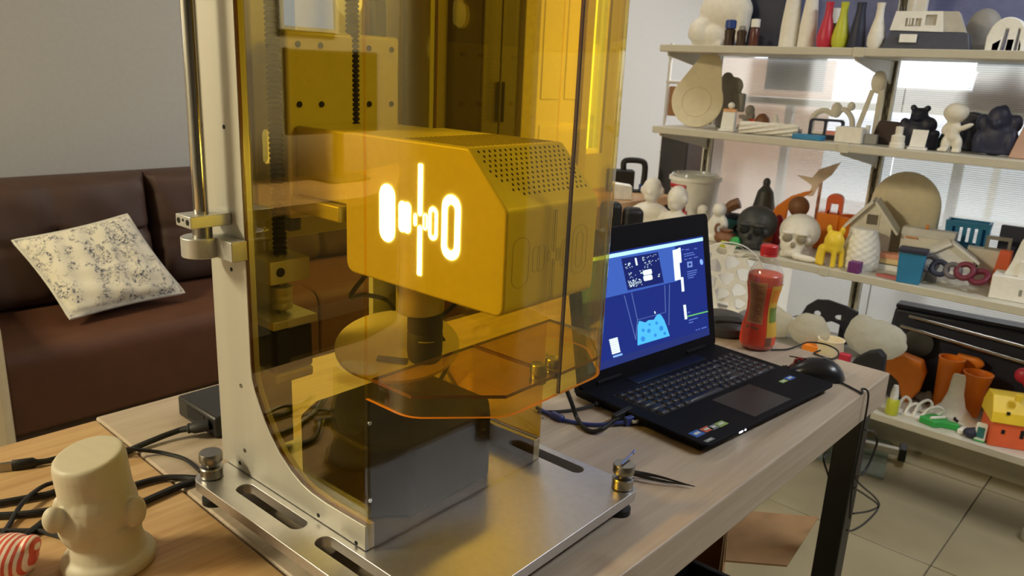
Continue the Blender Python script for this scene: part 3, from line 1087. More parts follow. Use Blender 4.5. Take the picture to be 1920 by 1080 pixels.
rows = [[1.25, 1, 1.2, 1, 5.2, 1, 1, 1, 1, 1, 1.1, 2, 1], [1.9, 1, 1, 1, 1, 1, 1, 1, 1, 1, 1, 2.6, 1, 1, 1, .9], [1.7] + [1] * 11 + [1.8] + [1, 1, 1, 1], [1.5] + [1] * 11 + [1, 1] + [1, 1, 1, 1], [1] * 13 + [1.5] + [1, 1, 1, 1], [1] * 18]
kfirst = True
for r, ws in enumerate(rows):
    tot = sum(ws)
    x = .031
    for w in ws:
        wx = w * .334 / tot
        loc, sc = (x + wx / 2, .1095 + r * .0163 - (.001 if r == 5 else 0), DZ + .0002), (wx - .0022, .0138 if r < 5 else .0105, 1)
        if kfirst:
            ksrc.location, ksrc.scale, kfirst = loc, sc, False
        else:
            part_copy(ksrc, kb, loc, None, sc)
        x += wx
# stickers on the palm rest
for (px, py), w, h, c, nm in (((1307, 812), .022, .016, (46, 96, 176), 'blue sticker'), ((1325, 804), .020, .013, (190, 92, 62), 'orange sticker'), ((1338, 800), .018, .012, (116, 122, 124), 'grey sticker'), ((1352, 794), .022, .013, (138, 168, 92), 'green sticker'), ((1330, 824), .020, .007, (110, 112, 110), 'grey sticker'), ((1469, 714), .018, .009, (110, 140, 60), 'green sticker'), ((1481, 708), .022, .012, (70, 96, 170), 'blue sticker')):
    x, y = lap(px, py)
    s = MB().box(x - w / 2, x + w / 2, y - h / 2, y + h / 2, DZ, DZ + .0003).build('sticker', pm(nm, c, .35), lt)
    s['label'] = nm
    MB().box(x - w * .25, x + w * .3, y - h * .15, y + h * .2, DZ + .0003, DZ + .0005).build('sticker_print', pm('pale print', (200, 204, 200), .4), s)
MB().box(.085, .094, -.0006, .001, .0125, .0148).box(.10, .103, -.0006, .001, .0125, .0148).build('indicator_led', emis('white led', (235, 240, 255), 4), lt)
# lid, tilted back 12 degrees about the hinge
lid = MB().prism(rrect(0, .387, 0, .258, .010, 4), -.004, .005, 'y').build('lid', M_LAP, lt, bevel=.0012)
lid.location = (0, .247, .016)
lid.rotation_euler = (math.radians(-12), 0, 0)
for a in (.04, .29):
    MB().cyl(.006, a, a + .06, 14, M=T(0, .247, .0195) @ RY(90)).build('hinge', M_LAP, lt)


def scr(name, col, s=1.):
    return emis('screen ' + name, col, s)


def su(u, v):
    return u + .18 * (.125 - v) + .008, v


SY = [-.0046]


def quad(pts, nm, mat, th=.0003, raw=False):
    SY[0] -= .00004
    P = [p if raw else su(*p) for p in pts]
    return MB().prism(P, SY[0], -.0038, 'y').build(nm, mat, lid, smooth=False)


quad([(.021, .024), (.366, .024), (.366, .2165), (.021, .2165)], 'screen', scr('navy', (30, 42, 112)), raw=True)
quad([(.021, .207), (.366, .207), (.366, .2135), (.021, .2135)], 'title_bar', scr('bar', (176, 228, 250)), raw=True)
quad([(.022, .142), (.277, .142), (.277, .2068), (.022, .2068)], 'preview_pane', scr('mid blue', (58, 88, 168)), raw=True)
quad([(.131, .146), (.2325, .145), (.2325, .202), (.131, .203)], 'preview_image', scr('dark navy', (26, 34, 92)))
wm = scr('white', (222, 246, 250), 1.)
for a in ([(.1816, .1745), (.2051, .1729), (.2038, .1651), (.1803, .1667)], [(.18, .1647), (.2035, .163), (.2021, .1547), (.1787, .1564)]):
    u0, u1, v0, v1 = a[3][0], a[1][0], a[3][1], a[0][1]
    quad(rrect(u0, u1, v0 - .001, v1, .0028, 3), 'preview_shape', wm)
quad([(.166, .186), (.1705, .186), (.1705, .199), (.166, .199)], 'preview_shape', wm)
dm = MB()
for i in range(150):
    if i < 70:
        u, v = random.uniform(.137, .172), random.uniform(.150, .163)
    elif i < 105:
        u, v = random.uniform(.184, .23), random.uniform(.178, .199)
    elif i < 125:
        u, v = random.uniform(.138, .155), random.uniform(.184, .193)
    else:
        u, v = random.choice([(.146, .174), (.163, .172), (.176, .173), (.222, .160), (.147, .167)])
        u, v = u + random.uniform(-.004, .004), v + random.uniform(-.003, .003)
    w, h = random.uniform(.0004, .0009), random.uniform(.0003, .0007)
    q = [su(u - w, v - h), su(u + w, v - h), su(u + w, v + h), su(u - w, v + h)]
    dm.prism(q, SY[0] - .0002, -.0038, 'y')
dm.build('preview_dots', wm, lid, smooth=False)['kind'] = 'stuff'
for a in ([(.2655, .1435), (.2835, .1438), (.2920, .2006), (.2747, .1999)], [(.2877, .1743), (.2946, .1746), (.2991, .202), (.2922, .202)], [(.2798, .1204), (.287, .1201), (.2914, .1467), (.2842, .1472)], [(.2734, .0675), (.2802, .0671), (.2837, .0944), (.2765, .0948)]):
    quad(a, 'tool_column', wm)
quad([(.3096, .1623), (.325, .1617), (.3268, .1727), (.3114, .1733)], 'model_thumbnail', scr('grey blue', (104, 128, 190)))
quad([(.314, .1655), (.321, .1653), (.3220, .1695), (.315, .1697)], 'thumbnail_core', scr('dark navy', (26, 34, 92)))
quad(circle(.3555, .1673, .0045, 18, .0055), 'round_button', scr('pale blue', (128, 170, 236)))
quad([(.2823, .0705), (.3482, .0690), (.3482, .0712), (.2823, .0727)], 'progress_bar', scr('green', (96, 176, 96)))
quad([(.021, .024), (.366, .024), (.366, .037), (.021, .037)], 'task_bar', scr('dark bar', (36, 46, 104)), raw=True)
md = quad([(.1283, .0464), (.1327, .0612), (.1387, .0805), (.1450, .0883), (.1492, .0870), (.1604, .0823), (.170, .0850), (.1854, .0831), (.1920, .0880), (.1991, .0913), (.206, .0890), (.2123, .0784), (.2164, .0641), (.2199, .0457)], 'model_view', scr('cyan', (74, 172, 232)))
for u, v, r in ((.150, .070, .004), (.165, .066, .005), (.19, .076, .004), (.2, .064, .006), (.18, .055, .004), (.145, .055, .006), (.207, .053, .004), (.17, .077, .003)):
    quad(circle(u, v, r, 12, r * .8), 'model_detail', scr('blue shade', (48, 128, 200)))
ls = MB()
for a, b in (((.1196, .1387), (.1261, .0573)), ((.1397, .1407), (.1408, .0911)), ((.2331, .14), (.2207, .0904)), ((.1416, .0909), (.2186, .0908)), ((.247, .1393), (.2232, .0655)), ((.1261, .0573), (.1408, .0911))):
    a, b = Vector(su(*a)), Vector(su(*b))
    n = Vector((-(b - a).y, (b - a).x)).normalized() * .00028
    ls.prism([tuple(a - n), tuple(b - n), tuple(b + n), tuple(a + n)], SY[0] - .0001, -.0038, 'y')
ls.build('build_volume_lines', scr('line blue', (84, 104, 160)), lid, smooth=False)
for i in range(7):
    v = .0445 + i * .0039
    quad([(.060, v), (.0805, v), (.0805, v + .0030), (.060, v + .0030)], 'list_row', wm)
quad([(.061, .0384), (.084, .0384), (.084, .0412), (.061, .0412)], 'list_footer', scr('pale blue', (128, 190, 236)))
tx = MB()
for v, u0, u1 in ((.197, .302, .307), (.1955, .313, .323), (.1945, .340, .348), (.188, .305, .335), (.184, .306, .338), (.178, .304, .312), (.178, .318, .326), (.178, .334, .346), (.154, .306, .336), (.150, .305, .334), (.146, .305, .33), (.142, .305, .322), (.078, .285, .292), (.063, .284, .312), (.058, .283, .296), (.0405, .30, .304), (.0405, .308, .312), (.0405, .318, .334)):
    tx.prism([su(u0, v), su(u1, v), su(u1, v + .0011), su(u0, v + .0011)], SY[0] - .0001, -.0038, 'y')
tx.build('screen_text', scr('text', (92, 118, 190)), lid, smooth=False)['kind'] = 'stuff'
# mouse pointer
quad([(.1905, .094), (.192, .0935), (.192, .097), (.1905, .098)], 'pointer', wm)

# cables plugged into the laptop's left side
CL = 'cables at the left side of the laptop'
M_BLUE = pm('blue cable', (50, 62, 130), .45)
ub, b2 = cable('usb_cable', 'blue usb cable with a ferrite bead running to the laptop', [(1006, 764, TZ + .006), (1030, 776), (1060, 788), (1110, 796), (1160, 793, TZ + .006), (1186, 787, TZ + .008)], .0030, CL, mat=M_BLUE)
A, B = atz(1034, 777, TZ + .004) - b2, atz(1056, 787, TZ + .004) - b2
MB().tube([A, A.lerp(B, .1), A.lerp(B, .9), B], [.004, .0065, .0065, .004], 12).build('ferrite_bead', M_BLUE, ub)
A, B = atz(1172, 791, TZ + .0075) - b2, atz(1199, 783, TZ + .0085) - b2
d = B - A
MB().box(-.007, .007, -.004, .004, 0, d.length, M=Matrix.Translation(A) @ d.to_track_quat('Z', 'X').to_matrix().to_4x4() @ RZ(0)).build('plug', M_BLUE, ub, bevel=.0012)
c2, b3 = cable('display_cable', 'black cable drooping in a loop beside the base plate to the laptop', [(1062, 730, TZ + .050), (1072, 756, TZ + .030), (1082, 784, TZ + .008), (1096, 802), (1112, 809), (1132, 803, TZ + .009), (1148, 791, TZ + .0095), (1160, 785, TZ + .0095)], .0034, CL)
A, B = atz(1150, 789, TZ + .0075) - b3, atz(1182, 773, TZ + .0085) - b3
MB().box(-.010, .010, -.0045, .0045, 0, (B - A).length, M=Matrix.Translation(A) @ (B - A).to_track_quat('Z', 'X').to_matrix().to_4x4()).build('plug', M_RUB, c2, bevel=.0015)
c3, b4 = cable('charger_cable', 'thin black cable plugged in nearest the laptop hinge', [(1008, 771), (1040, 772), (1080, 768), (1108, 761, TZ + .006), (1122, 757, TZ + .008)], .0026, CL)
A, B = atz(1116, 759, TZ + .0075) - b4, atz(1146, 750, TZ + .0085) - b4
MB().tube([A, A.lerp(B, .2), B], [.004, .0055, .0055], 10).build('plug', M_RUB, c3)
us = thing('usb_stick', 'small silver usb stick poking out of the laptop side', 'usb stick', atz(1197, 795, TZ), LA)
MB().prism(rrect(-.016, .008, -.005, .005, .0045, 4), .0055, .0105).build('case', pm('silver plastic', (205, 205, 208), .35, .3), us, bevel=.001)
MB().lathe([(.0, .0106), (.0028, .0106), (.0028, .0109), (0, .0109)], 14, (-.011, 0, 0)).build('keyring_hole', M_HOLE, us)
MB().box(.008, .0155, -.004, .004, .006, .010).build('connector', M_STEEL, us)

# ================================================================== BOTTLE, MOUSE, TWEEZERS, DARK DISH
bp_ = Vector((1.448, .626, TZ))
bt = thing('drink_bottle', 'plastic bottle of red fruit drink with a red cap behind the laptop', 'bottle', bp_)
VA = math.atan2(-bp_.y, -bp_.x)
bprof = [(.0, .002), (.026, .0), (.0325, .004), (.0342, .012), (.0342, .034), (.0325, .048), (.0292, .062), (.0272, .080), (.0278, .100), (.0305, .118), (.0335, .132), (.0342, .142), (.0336, .152), (.030, .162), (.0235, .175), (.0165, .185), (.0138, .189), (.0138, .1925)]
MB().lathe(bprof, 36).build('shell', sheet('clear bottle plastic', (.93, .94, .94), rough=.03, haze=.06), bt)
liq = [(.0, .003)] + [(r - .0012, z + .0005) for r, z in bprof[1:14] if z < .153] + [(.0306, .1545), (0, .1545)]
MB().lathe(liq, 36).build('drink', pm('red drink', (222, 78, 48), .25, var=.05), bt)
slv = [(r + .0004, z) for r, z in bprof if .006 < z < .136]
MB().lathe(slv, 40).build('sleeve_label', pm('red sleeve', (230, 76, 52), .28, var=.04, scale=40), bt)


def patch(z0, z1, d0, d1, nm, mat, off=.0008, par=None):
    zs = [z0 + (z1 - z0) * i / 10 for i in range(11)]

    def rad(z):
        for (r0, a), (r1, b) in zip(bprof, bprof[1:]):
            if a <= z <= b and b > a:
                return r0 + (r1 - r0) * (z - a) / (b - a)
        return .03
    return MB().lathe([(rad(z) + off, z) for z in zs], 14, a0=VA + math.radians(d0), a1=VA + math.radians(d1)).build(nm, mat, par or bt)


np_ = patch(.058, .140, -52, 8, 'nutrition_panel', pm('tan panel', (182, 128, 84), .45))
patch(.0565, .1415, -54, 10, 'panel_border', pm('pale border', (220, 150, 120), .4), .0006)
for i in range(16):
    z = .062 + i * .0047
    patch(z, z + .0016, -46, 2 - (i % 3) * 9, 'text_line', pm('dark print', (136, 90, 58), .5), .0011, np_)
patch(.03, .136, 28, 100, 'fruit_panel', pm('yellow panel', (222, 176, 66), .4))
patch(.10, .128, 34, 80, 'fruit_picture', pm('orange picture', (228, 140, 40), .4), .0011)
patch(.06, .09, 36, 84, 'leaf_picture', pm('leaf print', (120, 140, 60), .4), .0011)
for d0 in (-46, -26, -12):
    patch(.046, .0505, d0, d0 + 11, 'recycling_mark', pm('dark print', (136, 90, 58), .5), .0009)
patch(.010, .032, 26, 52, 'barcode_panel', pm('pale border', (220, 150, 120), .4), .0009)
for i in range(8):
    patch(.012, .030, 27 + i * 3, 28.4 + i * 3, 'barcode_line', pm('black print', (30, 26, 24), .5), .0012)
cp = []
for i in range(41):
    pass
MB().lathe([(.0, .2105), (.0152, .2105), (.0166, .2088), (.0168, .196), (.0165, .1942), (.0158, .1935), (.0165, .1925), (.0165, .1895), (.0145, .1892)][::-1], 40).build('cap', pm('red cap', (192, 38, 44), .4), bt)

m0, m1 = atz(1476, 684, TZ + .012), atz(1584, 706, TZ + .008)
mc = (m0 + m1) / 2
mang = math.atan2((m1 - m0).y, (m1 - m0).x)
ml_ = (m1 - m0).length / 2 * 1.02
ms = thing('computer_mouse', 'black wired computer mouse near the table corner', 'mouse', (mc.x, mc.y, TZ), mang)
vs, fs = [], []
nu, nv = 28, 14
for i in range(nu + 1):
    u = -1 + 2 * i / nu
    w = max(.02, (1 - abs(u) ** 3.2)) ** .5 * (.0305 + .002 * u)
    h = max(.02, 1 - abs(u) ** 2.6) ** .6 * (.033 + .007 * u - .006 * u * u)
    for j in range(nv + 1):
        a = PI * j / nv
        vs.append((u * ml_, -math.cos(a) * w, .0015 + max(0, math.sin(a)) ** .75 * h))
for i in range(nu):
    for j in range(nv):
        a = i * (nv + 1) + j
        fs.append((a, a + nv + 1, a + nv + 2, a + 1))
    fs.append((i * (nv + 1), i * (nv + 1) + nv, (i + 1) * (nv + 1) + nv, (i + 1) * (nv + 1)))
fs += [tuple(range(nv + 1)), tuple(nu * (nv + 1) + j for j in range(nv, -1, -1))]
MB().add(vs, fs).build('shell', pm('mouse plastic', (30, 30, 34), .3, var=.05), ms, sharp=60)
MB().torus((-ml_ * .58, 0, .0205), .0075, .003, RX(90), 18, 8).build('scroll_wheel', pm('wheel red glow', (130, 30, 34), .5), ms)  # red colour stands in for the small light at the wheel
MB().box(-ml_ * .95, -ml_ * .1, -.0004, .0004, .0285, .0305).build('button_gap', M_HOLE, ms)
MB().lathe([(0, 0), (.004, 0), (.004, .0006), (0, .0006)], 12, M=T(ml_ * .25, 0, .0368)).build('emblem', pm('emblem grey', (90, 90, 96), .4), ms)
MB().tube([(-ml_ * .95, 0, .008), (-ml_ * 1.15, .0, .007)], [.0035, .0022], 8).build('strain_relief', M_RUB, ms)
cable('mouse_cable', 'thin black mouse cable curling past the bottle', [(1446, 656), (1475, 655), (1495, 649), (1515, 642), (1545, 645), (1568, 655), (1572, 666), (1560, 673), (1540, 668), (1527, 662), (1538, 657)], .0017)
e = aty(1624, 748, .3805)
cable('mouse_cable', 'thin black cable running over the table edge and hanging by the leg', [(1502, 698, TZ + .004), (1535, 706), (1575, 717), (1604, 731), (1617, 738), Vector((e.x + .006, .392, TZ + .004)), Vector((e.x + .008, .380, TZ - .006)), Vector((e.x + .008, .379, .66)), Vector((e.x + .0, .377, .57)), Vector((e.x + .012, .375, .50))], .0018)
tz = thing('tweezers', 'pair of dark fine-tipped tweezers beside the front right knob', 'tweezers', (0, 0, 0))
A, B = atz(1176, 884, TZ + .009), atz(1303, 912, TZ + .004)
for s in (-1, 1):
    d = (B - A).normalized()
    n = Vector((-d.y, d.x, 0))
    pts, rs = [], []
    for i in range(9):
        k = i / 8
        pts.append(A.lerp(B, k) + n * s * (.0065 * math.sin(PI * min(1, k * 1.1)) * (1 - k * .5)) + Vector((0, 0, .0)))
        rs.append(.0026 * (1 - k) + .0006)
    MB().tube(pts, rs, 6).build('arm', pm('dark steel', (58, 56, 54), .35, .8), tz)
dp = atz(1352, 618, TZ)
ds = thing('rounded_device', 'dark grey rounded device on the table right behind the laptop screen', 'device', (dp.x, dp.y, TZ), VIEW)
MB().lathe([(0, 0), (.060, 0), (.068, .006), (.068, .020), (.060, .028), (.045, .034), (0, .036)], 36, sx=.9).build('housing', pm('dark grey plastic', (52, 52, 54), .4), ds)
MB().box(-.03, .03, -.05, -.02, .030, .037).build('top_cover', M_RUB, ds, bevel=.003)
MB().prism([(-.004, .0), (.004, .0), (0, .012)], -.0645, -.062, 'y', M=T(.0, .0, .012)).build('white_mark', pm('white print', (190, 190, 185), .6), ds)

# ================================================================== SHELF UNIT AND RIBBED PARTITION
DX0, DX1 = 2.5, 2.88
SH = [1.375, 1.09, .695, .265]
M_SHELF = pm('shelf board white', (204, 199, 184), .5, var=.03)
M_POST = pm('shelf post white', (206, 202, 186), .45, var=.04)
su_ = thing('shelf_unit', 'white four-level wall shelf crowded with 3D printed models', 'shelf', (0, 0, 0))
for li, z in enumerate(SH):
    for a, b in ((.892, 1.585 if li != 2 else 1.665), (-.60, .888)):
        MB().box(DX0, DX1, a, b, z - .024, z).build('shelf_board', M_SHELF, su_, bevel=.002)
    MB().box(DX0 - .003, DX0 + .02, .874, .906, z - .0265, z + .0015).build('board_clip', M_POST, su_, bevel=.001)
for y in (1.565, .905, -.10):
    ps = MB().holed([(y - .016, .02), (y + .016, .02), (y + .016, 2.2), (y - .016, 2.2)], [rrect(y - .004, y + .004, .1 + .05 * i, .125 + .05 * i, .002, 2) for i in range(41)], 2.882, 2.900, 'x').build('post', M_POST, su_)
    MB().box(2.901, 2.912, y - .014, y + .014, .02, 2.2).build('post_channel', pm('post channel shade', (120, 112, 98), .6), ps)
    for z in SH:
        MB().prism([(DX0 + .03, z - .0245), (2.8815, z - .0245), (2.8815, z - .10), (2.84, z - .085), (DX0 + .03, z - .036)], y - .0035, y + .0035, 'y').build('bracket', M_POST, su_)


def ribbed():
    m, t, out = nt('ribbed polycarbonate')
    co = N(t, 'TexCoord')
    w = N(t, 'TexWave', bands_direction='Z')
    setin(w, Scale=46., Distortion=.15, Detail=1.)
    t.links.new(co.outputs['Object'], w.inputs['Vector'])
    no = N(t, 'TexNoise')
    setin(no, Scale=2.2, Detail=2.)
    t.links.new(co.outputs['Object'], no.inputs['Vector'])
    tr = N(t, 'BsdfTransparent')
    tr.inputs[0].default_value = (.93, .95, .96, 1)
    tl = N(t, 'BsdfTranslucent')
    tl.inputs[0].default_value = (.88, .90, .90, 1)
    df = N(t, 'BsdfDiffuse')
    df.inputs[0].default_value = (.62, .63, .62, 1)
    m1 = N(t, 'MixShader')
    m1.inputs[0].default_value = .35
    t.links.new(tl.outputs[0], m1.inputs[1])
    t.links.new(df.outputs[0], m1.inputs[2])
    mr = N(t, 'MapRange')
    setin(mr, **{'From_Min': 0., 'From_Max': 1., 'To_Min': .32, 'To_Max': .68})
    t.links.new(w.outputs[0], mr.inputs[0])
    m2 = N(t, 'MixShader')
    t.links.new(mr.outputs[0], m2.inputs[0])
    t.links.new(tr.outputs[0], m2.inputs[1])
    t.links.new(m1.outputs[0], m2.inputs[2])
    gl = N(t, 'BsdfGlossy')
    setin(gl, Roughness=.18)
    m3 = N(t, 'MixShader')
    m3.inputs[0].default_value = .05
    t.links.new(m2.outputs[0], m3.inputs[1])
    t.links.new(gl.outputs[0], m3.inputs[2])
    t.links.new(m3.outputs[0], out.inputs[0])
    return m


M_RIB = ribbed()
pt = thing('wall_partition', None, None, (2.94, .5, 0))
pt['kind'] = 'structure'
for a, b in ((.372, 1.07), (-.61, .368), (-2.88, -.614)):
    MB().box(-.004, .0, a, b, .10, 1.352).build('ribbed_panel', M_RIB, pt)
    MB().box(-.006, .004, a, b, 1.354, 2.2).build('header_panel', pm('slate panel', (112, 118, 162), .6), pt)
MB().box(-.02, .02, -2.88, 1.06, .0, .10).box(-.02, .02, -2.88, 1.06, 2.2, 2.26).build('partition_rail', M_POST, pt)

# ------------------------------------------------------------------ beyond the partition
wn = thing('window_3', None, None, (6.19, 1.15, 1.15))
wn['kind'] = 'structure'
MB().holed([(-1.9, -.80), (1.9, -.80), (1.9, .42), (-1.9, .42)], [[(-1.85, -.28), (-.02, -.28), (-.02, .37), (-1.85, .37)], [(.02, -.28), (1.85, -.28), (1.85, .37), (.02, .37)], [(-1.85, -.75), (-.02, -.75), (-.02, -.32), (-1.85, -.32)], [(.02, -.75), (1.85, -.75), (1.85, -.32), (.02, -.32)]], -.06, .0, 'x').build('window_frame', M_WHITE, wn)
MB().box(-.02, -.012, -1.85, -.02, -.28, .37).build('pane', emis('daylight pane far', (240, 245, 255), 2.6), wn)
for a in (-1.85, .02):
    MB().box(-.02, -.012, a, a + 1.83, -.75, -.32).build('added_pane', emis('dim pane glow', (232, 238, 240), 1.2), wn)  # lower panes added with a weaker glow to brighten the lower partition
MB().box(-.02, -.012, .02, 1.85, -.28, .37).build('pane', emis('daylight pane far', (240, 245, 255), 2.6), wn)
M_GREYP = pm('grey board', (128, 122, 112), .8)
def paper(name, col):
    m, t, out = nt(name)
    a, b, mx = N(t, 'BsdfTranslucent'), N(t, 'BsdfDiffuse'), N(t, 'MixShader')
    no, ra = N(t, 'TexNoise'), N(t, 'ValToRGB')
    setin(no, Scale=9., Detail=3.)
    ra.color_ramp.elements[0].color, ra.color_ramp.elements[1].color = (*[v * .9 for v in lin(col)], 1), (*lin(col), 1)
    t.links.new(no.outputs[0], ra.inputs[0])
    t.links.new(ra.outputs[0], a.inputs[0])
    t.links.new(ra.outputs[0], b.inputs[0])
    mx.inputs[0].default_value = .3
    t.links.new(a.outputs[0], mx.inputs[1])
    t.links.new(b.outputs[0], mx.inputs[2])
    t.links.new(mx.outputs[0], out.inputs[0])
    return m


M_PINK = paper('pale pink paper', (250, 226, 208))
a = atx(1350, 100, 3.15)
lb_ = thing('leaning_board', 'large pale pink paper board standing behind the ribbed partition', 'board', (3.45, 1.36, 0))
MB().prism([(.42, .45), (.16, .45), (-.05, .45), (-.05, 1.36), (.62, 1.36), (.55, 1.2)], .0, .002, 'x').build('panel', M_PINK, lb_)
MB().box(.02, .05, -.04, .50, 0, .05).box(.021, .04, .0, .02, .05, .6).box(.021, .04, .38, .4, .05, .6).build('stand', M_GREYP, lb_)
gb = thing('hanging_sign', 'blank grey board hanging on cords behind the top shelf', 'board', (3.0, atx(1492, 120, 3.0).y, 1.235))
MB().box(.0, .012, -.115, .115, .0, .17).build('sheet', M_GREYP, gb, bevel=.003)
MB().tube([(.006, -.1, .17), (.006, -.1, 1.0)], .002, 6).tube([(.006, .1, .17), (.006, .1, 1.0)], .002, 6).build('cord', M_WHITE, gb)
rk = thing('back_ledge', 'narrow white ledge on posts behind the ribbed partition', 'shelf', (3.08, .7, 0))
MB().box(-.10, .12, -1.0, .80, 1.18, 1.205).build('board', M_WHITE, rk, bevel=.002)
for y in (-.9, .0, .65):
    MB().box(.08, .11, y, y + .03, 0, 1.18).build('post', M_WHITE, rk)
lk = atx(1740, 190, 3.08)
tb = thing('paper_roll', 'long grey-white roll lying on the ledge behind the partition', 'roll', (3.08, lk.y, 1.205), -PI / 2)
MB().lathe([(0, -.13), (.028, -.13), (.03, -.128), (.03, .128), (.028, .13), (0, .13)], 20, M=T(0, 0, .0305) @ RY(90)).build('roll', pm('roll grey', (186, 182, 172), .7), tb)
MB().lathe([(.022, -.16), (.022, -.13)], 16, M=T(0, 0, .0305) @ RY(90)).build('core', pm('core grey', (150, 148, 142), .7), tb)
mbx = atx(1885, 200, 3.08)
mb_ = thing('storage_box', 'maroon storage box with a teal lid on the ledge behind the partition', 'box', (3.08, mbx.y, 1.205), -PI / 2)
MB().prism3([(-.10, -.06, 0), (.10, -.06, 0), (.10, .06, 0), (-.10, .06, 0)], [(-.09, -.06, .12), (.11, -.06, .12), (.11, .06, .12), (-.09, .06, .12)]).build('body', pm('maroon plastic', (112, 52, 68), .6), mb_, bevel=.004)
MB().box(-.095, .115, -.064, .064, .121, .152).build('lid', pm('teal plastic', (44, 128, 134), .5), mb_, bevel=.005)
MB().ell((.02, 0, .185), (.03, .03, .035)).prism([(-.04, .153), (.07, .153), (.045, .23), (.02, .22)], -.03, .03, 'y').build('handle', pm('teal handle', (54, 150, 150), .5), mb_, remesh=.005)

# low grey blocks added to keep the lower partition dim
lw = thing('added_low_block', 'added row of low grey blocks dimming the lower part of the partition', 'cabinet', (3.75, .6, 0))
for i in range(4):
    y0 = -1.6 + .6 * i
    MB().box(-.2, .2, y0, y0 + .598, .0, .72).build('block_body', pm('low block grey', (132, 130, 124), .6), lw, bevel=.003)
    MB().box(-.215, -.201, y0 + .01, y0 + .59, .06, .70).build('door', pm('low block grey door', (146, 143, 136), .6), lw, bevel=.003)

# desk and things seen between the machine and the shelf
ow = thing('side_counter', 'wooden counter beyond the laptop in the next bay', 'counter', (0, 0, 0))
MB().box(2.2, 2.92, 1.725, 2.03, .74, .78).build('counter_top', wood('counter wood', (196, 160, 118), (170, 132, 92)), ow, bevel=.003)
MB().box(2.24, 2.9, 1.74, 2.0, .0, .74).build('counter_body', pm('counter body', (176, 150, 118), .6), ow)
cm = aty(1172, 355, 1.90)
kd = thing('coffee_machine', 'black appliance with a hooked arm on the wooden counter', 'appliance', (cm.x, 1.90, .78), VIEW)
kk = mpp(kd.location)
MB(kk).box(-36, 14, -14, 14, 0, 40).build('body', M_RUB, kd, bevel=.006)
MB(kk).tube(spline([(-6, 0, 40), (-6, 0, 54), (4, 0, 58), (26, 0, 57), (33, 0, 50), (34, 0, 30), (32, 0, 4)], 6), 5.5, 8).build('arm', M_RUB, kd)
MB(kk).box(26, 39, -8, 8, 0, 14).build('drip_foot', pm('blue plastic foot', (48, 74, 140), .5), kd, bevel=.003)
MB(kk).box(12, 48, -14, 14, 0, 3).build('tray', M_RUB, kd)
wc = aty(1166, 388, 1.78)
tag(MB(mpp(wc)).prism3([(-16, -12, 0), (16, -12, 0), (16, 12, 0), (-16, 12, 0)], [(-20, -15, 30), (14, -15, 26), (14, 15, 26), (-20, 15, 30)]).build('paper_tub', pm('paper white', (236, 234, 228), .6), None, bevel=.003, loc=(wc.x, 1.78, .7805), rot=(0, 0, VIEW)), 'white paper tub on the wooden counter beside the amber machine', 'tub')
# dark cabinet with a wooden top at the end of the shelf
cb = thing('cabinet', 'dark cabinet with an orange wooden top at the shelf end', 'cabinet', (3.10, 1.80, 0))
MB().box(-.10, .22, -.085, .05, .0, 1.015).build('body', pm('cabinet charcoal', (56, 56, 60), .55), cb, bevel=.003)
MB().box(-.11, .23, -.095, .058, 1.016, 1.04).build('top', pm('orange wood', (214, 150, 98), .5), cb, bevel=.003)
MB().box(-.1035, -.1, -.08, .045, .05, .99).build('door', pm('cabinet charcoal', (56, 56, 60), .55), cb, bevel=.001)
MB().box(-.112, -.1036, -.07, -.064, .5, .62).build('handle', M_STEEL, cb)
bgp = thing('backpack', 'black bag standing on the wooden-topped cabinet', 'bag', (3.20, 1.785, 1.046), -PI / 2)
MB().ell((0, 0, .03), (.06, .05, .045)).box(-.055, .055, -.04, .04, 0, .03).build('body', pm('black fabric', (30, 31, 40), .8), bgp, remesh=.006)
MB().tube(spline([(-.03, -.03, .06), (-.02, -.035, .085), (.02, -.035, .085), (.03, -.03, .06)], 5), .004, 6).build('strap', pm('black fabric', (30, 31, 40), .8), bgp)
rc = thing('wire_rack', 'white tubular rack beside the cream plaque near the wall', 'rack', (3.42, 2.06, 0))
for y in (-.10, .04):
    MB().tube([(0, y, 0), (0, y, 1.42)], .009, 8).build('upright', M_WHITE, rc)
for z in (.5, .9, 1.24, 1.36):
    MB().tube([(0, -.11, z), (0, .05, z)], .008, 8).build('rung', M_WHITE, rc)
MB().box(.0, .02, -.09, .03, 1.08, 1.22).build('brown_tag', pm('brown card', (160, 116, 76), .7), rc)

# office chair behind the laptop
oc = thing('office_chair', 'black office chair behind the laptop with padded split back', 'chair', (1.94, 1.27, 0), VIEW)
M_FAB = pm('chair black', (24, 24, 26), .5)
MB().lathe([(0, 0), (.03, .0), (.03, .42), (0, .42)], 16, M=T(0, .0, .04)).build('column', M_STEEL, oc)
for i in range(5):
    MB().box(-.02, .02, 0, .28, .05, .08, M=RZ(72 * i)).build('foot', M_FAB, oc, bevel=.006)
    MB().ell((0, .27, .026), (.024, .024, .025), None, 10).v
MB().prism(rrect(-.22, .22, -.24, .2, .06), .46, .53).build('seat', M_FAB, oc, bevel=.02)
k2 = mpp((1.94, 1.27, .85))
for x0, x1, top in ((-48, -6, 36), (-2, 38, 26)):
    MB().prism(fillet([(x0 * k2, .62), (x1 * k2, .62), (x1 * k2, .82 + top * k2), (x0 * k2, .82 + top * k2)], .02), .14, .20, 'y').build('back_pad', M_FAB, oc, bevel=.015, seg=3)
MB().box(-.05, .0, .19, .215, .5, .8).build('back_support', M_FAB, oc)

